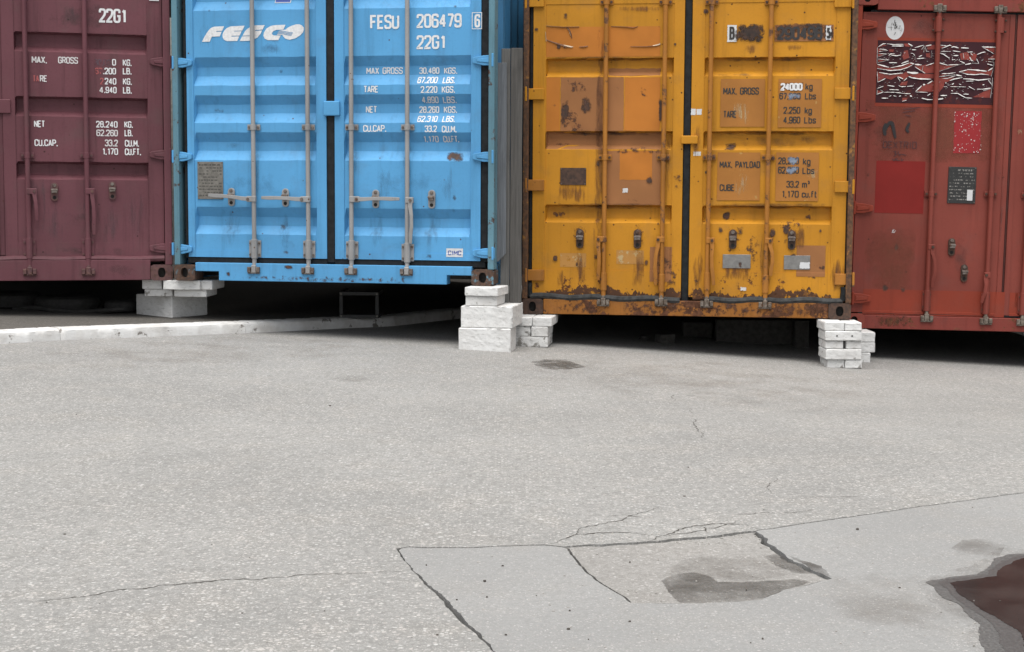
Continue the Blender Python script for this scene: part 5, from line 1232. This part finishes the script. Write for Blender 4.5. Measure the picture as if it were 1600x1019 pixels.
def block(name, w, d, h, loc, yaw, label, mat=0, seed=0, rough=0.0024, chip=1.0, cat='block'):
    nx, ny, nz = max(3, int(w/0.022)), max(3, int(d/0.04)), max(3, int(h/0.018))
    bm = bmesh.new()
    bmesh.ops.create_cube(bm, size=1.0)
    for ax, n in ((0, nx), (1, ny), (2, nz)):
        m_ = 0.006/(w, d, h)[ax]
        for q_ in [-0.5+m_]+[-0.5+i/n for i in range(1, n)]+[0.5-m_]:
            co = [0, 0, 0]; co[ax] = q_; no = [0, 0, 0]; no[ax] = 1
            bmesh.ops.bisect_plane(bm, geom=list(bm.verts)+list(bm.edges)+list(bm.faces), plane_co=co, plane_no=no)
    rr = random.Random(seed)
    for v in bm.verts:
        p = Vector((v.co.x*w, v.co.y*d, v.co.z*h)); ax = [abs(abs(v.co[i])-0.5) < 1e-4 for i in range(3)]
        sg = Vector([(1 if v.co[i] > 0 else -1) if ax[i] else 0 for i in range(3)])
        k = sum(ax); nn = vnoise(p, seed)
        if k >= 2: p -= sg*(0.0018+chip*(0.0045*max(0, nn)+(rr.uniform(.004, .010) if rr.random() < 0.07*chip else 0)+(0.004 if k == 3 else 0)))
        out = sg.copy(); out.z *= 0.25
        p += out*(nn*rough+rr.uniform(-.0008, .0008))
        if ax[2] and k == 1: p.z = v.co.z*h
        v.co = p; v.co.z += h/2
    me = bpy.data.meshes.new(name); bm.to_mesh(me); bm.free(); me.materials.append(WW[mat])
    o = bpy.data.objects.new(name, me); COL.objects.link(o); o.location = loc; o.rotation_euler = (0, 0, yaw)
    return tag(o, label, cat, BLK_GROUP)
def course(px0, px1, z0, z1, Y, d, yaw, label, py=500, name='brick', **k):
    """block whose front face spans photo x px0..px1 at depth Y"""
    a = AT(px0, py, Y).x; b = AT(px1, py, Y).x; w = (b-a)/max(cos(yaw), .2)
    cx = (a+b)/2-sin(yaw)*d/2; cy = Y+cos(yaw)*d/2
    return block(name, w-0.002, d, z1-z0-0.0015, (cx, cy, z0), yaw, label, **k)
def zz(px, py, Y): return AT(px, py, Y).z
def corner(c, u, v=0.0, y=0.0): return MAT[c] @ Vector((u, y, v))
# stack A: between maroon and blue, on the kerb pavement
YA = 11.22; topA = corner('b', -W2+0.08).z
base = pave_z(-2.45, 11.3); zA1 = zz(270, 467, 11.35); zA2 = zz(270, 455, 11.35)
_d = ray(269, 497.5); pA = CAM_P+_d*((base-CAM_P.z)/_d.z); dA = pA.y-11.06
block('concrete_block', 0.385, 0.385, zA1-base, (pA.x-0.059, pA.y+0.265, base), radians(57.5), 'big white block set cornerwise at the bottom of the stack between maroon and blue', 0, 11, cat='block')
course(226, 270, zA1, zA2, 11.24+dA*0.6, 0.3, 0.05, 'greyish brick in the middle course under the maroon corner', mat=2, seed=12, py=460)
course(271, 323, zA1, zA2, 11.2+dA*0.6, 0.3, -0.08, 'white brick in the middle course under the blue left corner', mat=0, seed=13, py=460)
course(222, 253, zA2, topA-0.001, 11.22+dA*0.6, 0.32, 0.02, 'short white slab at the top left, under the maroon corner fitting', mat=0, seed=14, py=447)
course(254, 313, zA2, topA-0.001, 11.15+dA*0.6, 0.3, -0.06, 'long white slab topmost in the stack, across the joint of maroon and blue', mat=0, seed=15, py=447)
course(313.5, 332, zA2, topA-0.001, 11.17+dA*0.6, 0.3, -0.12, 'stubby white slab at the top right, jutting out under the blue container', mat=0, seed=16, py=447)
# stack B: under the blue container's right corner
YB = 10.86; topB = corner('b', W2-0.08).z-0.001
gB = min(g(-0.35, YB), g(0.1, YB+.3))
zb1, zb2, zb3 = zz(760, 513, YB), zz(760, 479, YB), zz(760, 463.5, YB)
course(716, 798, gB-0.004, zb1, YB, 0.30, -0.13, 'large white block standing on the asphalt, lowest under the blue corner', name='concrete_block', mat=0, seed=21, py=528, chip=1.3)
course(719.5, 801, zb1, zb2, YB+0.02, 0.46, -0.17, 'large white block with a chipped top edge, second from the ground under the blue corner', name='concrete_block', mat=0, seed=22, py=498, chip=1.5)
course(727, 776, zb2, zb3, YB+0.05, 0.30, -0.2, 'thin white slab, second from the top under the blue right corner', mat=1, seed=23, py=470)
course(725.5, 778, zb3, topB, YB+0.03, 0.32, -0.24, 'thin white slab touching the blue right corner fitting from below', mat=0, seed=24, py=455)
# stack C: under the yellow container's left corner
YC = 11.28; topC = corner('y', -W2+0.08).z-0.001; gC = g(0.15, YC)
zc1, zc2 = zz(830, 526, YC), zz(830, 510, YC)
course(800, 856, gC-0.004, zc1, YC, 0.36, -0.12, 'dirty white brick on the asphalt at the bottom under the yellow left corner', mat=2, seed=31, py=530)
course(800, 829, zc1, zc2, YC+0.01, 0.34, -0.12, 'left brick of the middle course under the yellow left corner', mat=2, seed=32, py=518)
course(829.5, 856, zc1, zc2, YC-0.01, 0.34, -0.14, 'right brick of the middle course under the yellow left corner', mat=1, seed=33, py=518)
course(802, 831, zc2, topC, YC, 0.36, -0.16, 'left white brick touching the yellow left corner fitting', mat=0, seed=34, py=500)
course(831.5, 862, zc2, topC, YC-0.01, 0.36, -0.16, 'right white brick of the top course, sticking out beside the yellow left corner fitting', mat=0, seed=35, py=500)
# stack D: under the yellow container's right corner
YD = 11.02; topD = corner('y', W2-0.08).z-0.001; gD = g(2.36, YD)
q = [gD-0.004]+[zz(1317, y, YD) for y in (562, 545.5, 532.5, 517)]+[topD]
course(1292.5, 1320, q[0], q[1], YD+0.01, 0.25, 0.02, 'left grey brick on the asphalt, lowest course under the yellow right corner', mat=2, seed=41, py=568)
course(1320.5, 1347, q[0], q[1], YD, 0.25, 0.0, 'right grey brick on the asphalt, lowest course under the yellow right corner', mat=2, seed=42, py=568)
course(1290, 1347, q[1], q[2], YD-0.01, 0.24, 0.02, 'single white brick, second course from the ground under the yellow right corner', mat=1, seed=43, py=553)
course(1289.5, 1318, q[2], q[3], YD+0.005, 0.25, 0.0, 'white brick left of the gap in the middle course under the yellow right corner', mat=1, seed=44, py=538)
course(1322, 1347, q[2], q[3], YD+0.01, 0.25, 0.03, 'white brick right of the gap in the middle course under the yellow right corner', mat=1, seed=45, py=538)
course(1289.5, 1347.5, q[3], q[4], YD-0.008, 0.25, 0.01, 'single white brick with two small holes, fourth course under the yellow right corner', mat=0, seed=46, py=524)
course(1288, 1320, q[4], q[5], YD, 0.26, 0.02, 'left white brick of the top course under the yellow right corner fitting', mat=0, seed=47, py=508)
course(1320.5, 1347, q[4], q[5]-0.004, YD-0.006, 0.26, -0.02, 'right white brick of the top course under the yellow right corner fitting', mat=0, seed=48, py=508)
# stack E: behind D, under the red container's left corner
YE = 11.55; gE = g(2.75, YE); topE = corner('r', -W2+0.1).z-0.001
q2 = [gE-0.004]; n_e = 3
q2 += [gE+(topE-gE)*(i+1)/n_e for i in range(n_e)]
lab = ['dirty white brick on the asphalt just behind the right stack, under the red corner', 'middle white brick just behind the right stack, under the red corner', 'top white brick just behind the right stack, against the red corner']
for i in range(3): course(1318+3*i, 1361+(i > 0)*7, q2[i], q2[i+1], YE, 0.28, 0.03*(i-1), lab[i], mat=(2, 0, 0)[i], seed=51+i, py=530)
for o_ in [o for o in bpy.data.objects if o.get('label', '').startswith('single white brick with two small holes')]:
    for dx in (-0.05, 0.06): MB().tube((dx, -0.1285, 0.036), (dx, -0.12, 0.036), 0.006, 8).build('brick_hole', M['hole'], o_)

# supports out of sight hold the far ends of the containers
M['block_grey'] = plain('grey_concrete', (0.30, 0.29, 0.27), 0.9, 0.25, 0, 18, 0.5)
for c, s, yy in [(c, s, 5.9) for c in 'mbyrq' for s in (-1, 1)]+[('q', -1, 0.1), ('q', 1, 0.1)]:
    if True:
        p = corner(c, s*1.13, 0, yy); zg = g(p.x, p.y)+((KH-0.006) if p.x < -1.0 else 0); w = 0.3
        o = MB().box(-w/2, w/2, -w/2, w/2, 0, p.z-zg-0.002).build('concrete_block', M['block_grey'], None, bevel=0.008)
        o.location = (p.x, p.y, zg)
        nm = {'m': 'maroon', 'b': 'blue', 'y': 'yellow', 'r': 'red', 'q': 'grey green'}[c]
        tag(o, 'grey concrete block under the %s %s corner of the %s container' % ('far' if yy > 1 else 'front', 'left' if s < 0 else 'right', nm), 'block')

# unseen barrier behind the row and sheet over the roofs, added against stray light
wl = MB().box(-9, 9, 0, 0.25, -0.6, 4.6).build('light_block_wall', M['block_grey'], None, bevel=0.01); wl.location = (0, 18.2, 0)
tag(wl, 'unseen grey concrete barrier added behind the row to stop light under the containers', 'light_block_wall')
M['added_sheet'] = plain('added_sheet_grey', (0.10, 0.10, 0.095), 0.7, 0.3)
P0, P1, P2, P3 = corner('m', 1.1, 2.6, 0.3), corner('b', -1.1, 2.6, 0.3), corner('b', -1.1, 2.6, 6.0), corner('m', 1.1, 2.6, 6.0)
tp = MB(); n = 8; vs_ = []
for j in range(n+1):
    a, b = P0.lerp(P3, j/n), P1.lerp(P2, j/n)
    for i in range(n+1):
        q_ = a.lerp(b, i/n); vs_.append((q_.x-P0.x, q_.y-P0.y, q_.z-P0.z+0.01-0.10*sin(pi*i/n)*j/n+0.012*sin(3*i+2*j)))
vs2 = [(x, y, z-0.006) for x, y, z in vs_]; m_ = n+1
tp.add(vs_, [(j*m_+i, j*m_+i+1, (j+1)*m_+i+1, (j+1)*m_+i) for j in range(n) for i in range(n)]); tp.add(vs2, [(j*m_+i, (j+1)*m_+i, (j+1)*m_+i+1, j*m_+i+1) for j in range(n) for i in range(n)])
o = tp.build('light_block_sheet', M['added_sheet'], None, fix=False); o.location = P0
tag(o, 'unseen grey sheet added over the maroon and blue roof gap to block light', 'light_block_sheet')
# ------------------------------------------------------------------ grey boards in the gap between blue and yellow
def wood(name, col, seed):
    s = NT(name); v = s.coord((26, 26, 1.1), loc=(seed, 0, seed*3)); n = s.noise(2.2, 7, 0.65, vec=v, dist=0.6); k = s.noise(5, 4)
    c = s.mix(s.ramp(n, 0.3, 0.7), mul(col, 0.68), mul(col, 1.15)); c = s.mix(s.math('MULTIPLY', s.ramp(k, 0.55, 0.75), 0.5), c, mul(col, 0.45))
    return s.fin(c, 0.85, s.bump(n, 0.4, 0.004))
WD = [wood('weathered_board', (0.13, 0.127, 0.12), 1), wood('dark_weathered_board', (0.085, 0.08, 0.074), 2), wood('blue_grey_board', (0.125, 0.135, 0.148), 3)]
def board(px0, px1, yt, yb, Y, th, mat, label, cut=None, zb=None, lean=0.0):
    xa, xb = AT(px0, 300, Y).x, AT(px1, 300, Y).x; z1 = AT(px0, yt, Y).z; z0 = zb if zb is not None else AT(px0, yb, Y).z
    w = xb-xa; h = z1-z0; rr = random.Random(int(px0))
    n = 12; L_ = [(rr.uniform(-.0012, .0012), h*i/n) for i in range(n+1)]; R2 = [(w+rr.uniform(-.0012, .0012), h*i/n) for i in range(n+1)]
    if cut: R2[0] = (w-cut[0], 0); R2[1] = (w, cut[1])
    poly = [(0, 0)]+R2+L_[::-1][:-1]
    if cut: poly[0] = (0, 0)
    o = MB().prism(poly, 0, th).build('board', mat, None, bevel=0.0025)
    o.location = (xa, Y, z0); o.rotation_euler = (lean, 0, 0)
    return tag(o, label, 'board', 'weathered boards between the blue and yellow containers')
zB = zb2
board(797, 815.5, 75, 474, 11.22, 0.025, WD[1], 'wide dark grey board, rightmost beside the yellow container', zb=zB+0.0005)
board(782.5, 796.5, 76, 474, 11.225, 0.025, WD[0], 'grey board in the middle of the gap, behind the short one', zb=zB+0.0005)
board(775, 791, 98, 409, 11.16, 0.022, WD[2], 'short blue grey board with a cut lower corner beside the blue container', cut=(0.055, 0.06))

# ------------------------------------------------------------------ things lying in the dark under the containers
M['black_steel'] = plain('black_steel', (0.014, 0.015, 0.016), 0.5, 0.3)
M['tyre'] = plain('old_tyre_rubber', (0.022, 0.021, 0.02), 0.8, 0.3)
YF = 12.12; fx0, fx1 = AT(530, 480, YF).x, AT(592, 480, YF).x; fz0 = g(-1.2, YF)+KH; fz1 = zz(560, 456, YF)
fr = empty('steel_frame', ((fx0+fx1)/2, YF, fz0)); tag(fr, 'black steel box frame lying under the blue container', 'frame')
fw, fh = fx1-fx0, fz1-fz0
for s in (-1, 1):
    MB().box(s*fw/2-(0.03 if s > 0 else 0), s*fw/2+(0 if s > 0 else 0.03), 0, 0.03, 0.03, fh-0.03).build('upright', M['black_steel'], fr, bevel=0.003)
    MB().box(s*fw/2-(0.03 if s > 0 else 0), s*fw/2+(0 if s > 0 else 0.03), 0.03, 0.42, fh-0.03, fh).build('side_rail', M['black_steel'], fr, bevel=0.003)
    MB().box(s*fw/2-(0.03 if s > 0 else 0), s*fw/2+(0 if s > 0 else 0.03), 0.03, 0.42, 0.0, 0.03).build('side_rail', M['black_steel'], fr, bevel=0.003)
    for q_ in (0.018, fh-0.018):
        MB().tube((s*(fw/2-0.015), -0.006, q_), (s*(fw/2-0.015), 0.002, q_), 0.009, 8).build('bolt', M['plate'], fr)
MB().box(-fw/2, fw/2, 0, 0.03, fh-0.03, fh).build('top_rail', M['black_steel'], fr, bevel=0.003)
MB().box(-fw/2, fw/2, 0, 0.03, 0, 0.03).build('bottom_rail', M['black_steel'], fr, bevel=0.003)
def tyre(px, Y, R, r, label):
    x = AT(px, 480, Y).x; z = pave_z(x, Y); n, m = 28, 10; vs_ = []
    for i in range(n):
        a = 2*pi*i/n
        for j in range(m):
            b = 2*pi*j/m; q_ = R-r+r*cos(b)*0.9; vs_.append((q_*cos(a), q_*sin(a), r*0.8+r*0.8*max(-1, min(1, sin(b)*1.15))))
    fs_ = [(i*m+j, ((i+1) % n)*m+j, ((i+1) % n)*m+(j+1) % m, i*m+(j+1) % m) for i in range(n) for j in range(m)]
    o = MB().add(vs_, fs_).build('tyre', M['tyre'], None, smooth=True); o.location = (x, Y, z)
    return tag(o, label, 'tyre', 'old tyres under the maroon container')
tyre(190, 11.95, 0.14, 0.06, 'old black tyre lying in the dark beside the left block stack')
tyre(105, 11.98, 0.26, 0.07, 'larger old black tyre lying under the middle of the maroon container')
tyre(15, 12.0, 0.26, 0.075, 'old black tyre lying under the maroon container at the picture edge')
hp = [(AT(20+16*i, 480, 11.75).x, 11.75+0.05*sin(i*1.1), pave_z(-3, 11.7)+0.03+0.015*sin(i*0.7)) for i in range(12)]
o = MB().path([Vector(p)-Vector(hp[0]) for p in chaikin([Vector(p) for p in hp], 1)], 0.02, 8).build('hose', M['tyre'], None, smooth=True); o.location = hp[0]
tag(o, 'black hose lying in front of the tyres under the maroon container', 'hose')
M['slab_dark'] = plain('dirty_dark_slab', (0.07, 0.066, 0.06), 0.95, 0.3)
def slab(px0, px1, yt, Y, th, label, lean=0.08):
    xa, xb = AT(px0, 520, Y).x, AT(px1, 520, Y).x; z0 = g((xa+xb)/2, Y)-0.01; z1 = zz(px0, yt, Y)
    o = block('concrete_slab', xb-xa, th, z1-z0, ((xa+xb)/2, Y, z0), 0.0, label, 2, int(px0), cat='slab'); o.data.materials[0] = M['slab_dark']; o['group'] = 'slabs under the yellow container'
slab(1118, 1236, 499, 12.6, 0.1, 'wide grey slab standing in the dark under the yellow container'); slab(1240, 1262, 500, 12.5, 0.12, 'narrow grey slab standing beside the wide one under the yellow container'); slab(1066, 1112, 503, 12.9, 0.1, 'short grey slab left of the wide one under the yellow container')
for px, py, w, lb in ((1041, 538, 0.13, 'rough dark lump of rubble on the asphalt under the yellow container'), (1008, 533, 0.06, 'small dark stone left of the rubble lump under the yellow container')):
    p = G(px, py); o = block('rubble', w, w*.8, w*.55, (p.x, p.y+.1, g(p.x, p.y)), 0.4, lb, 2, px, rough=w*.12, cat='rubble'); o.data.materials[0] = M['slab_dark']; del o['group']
bpy.context.view_layer.update()
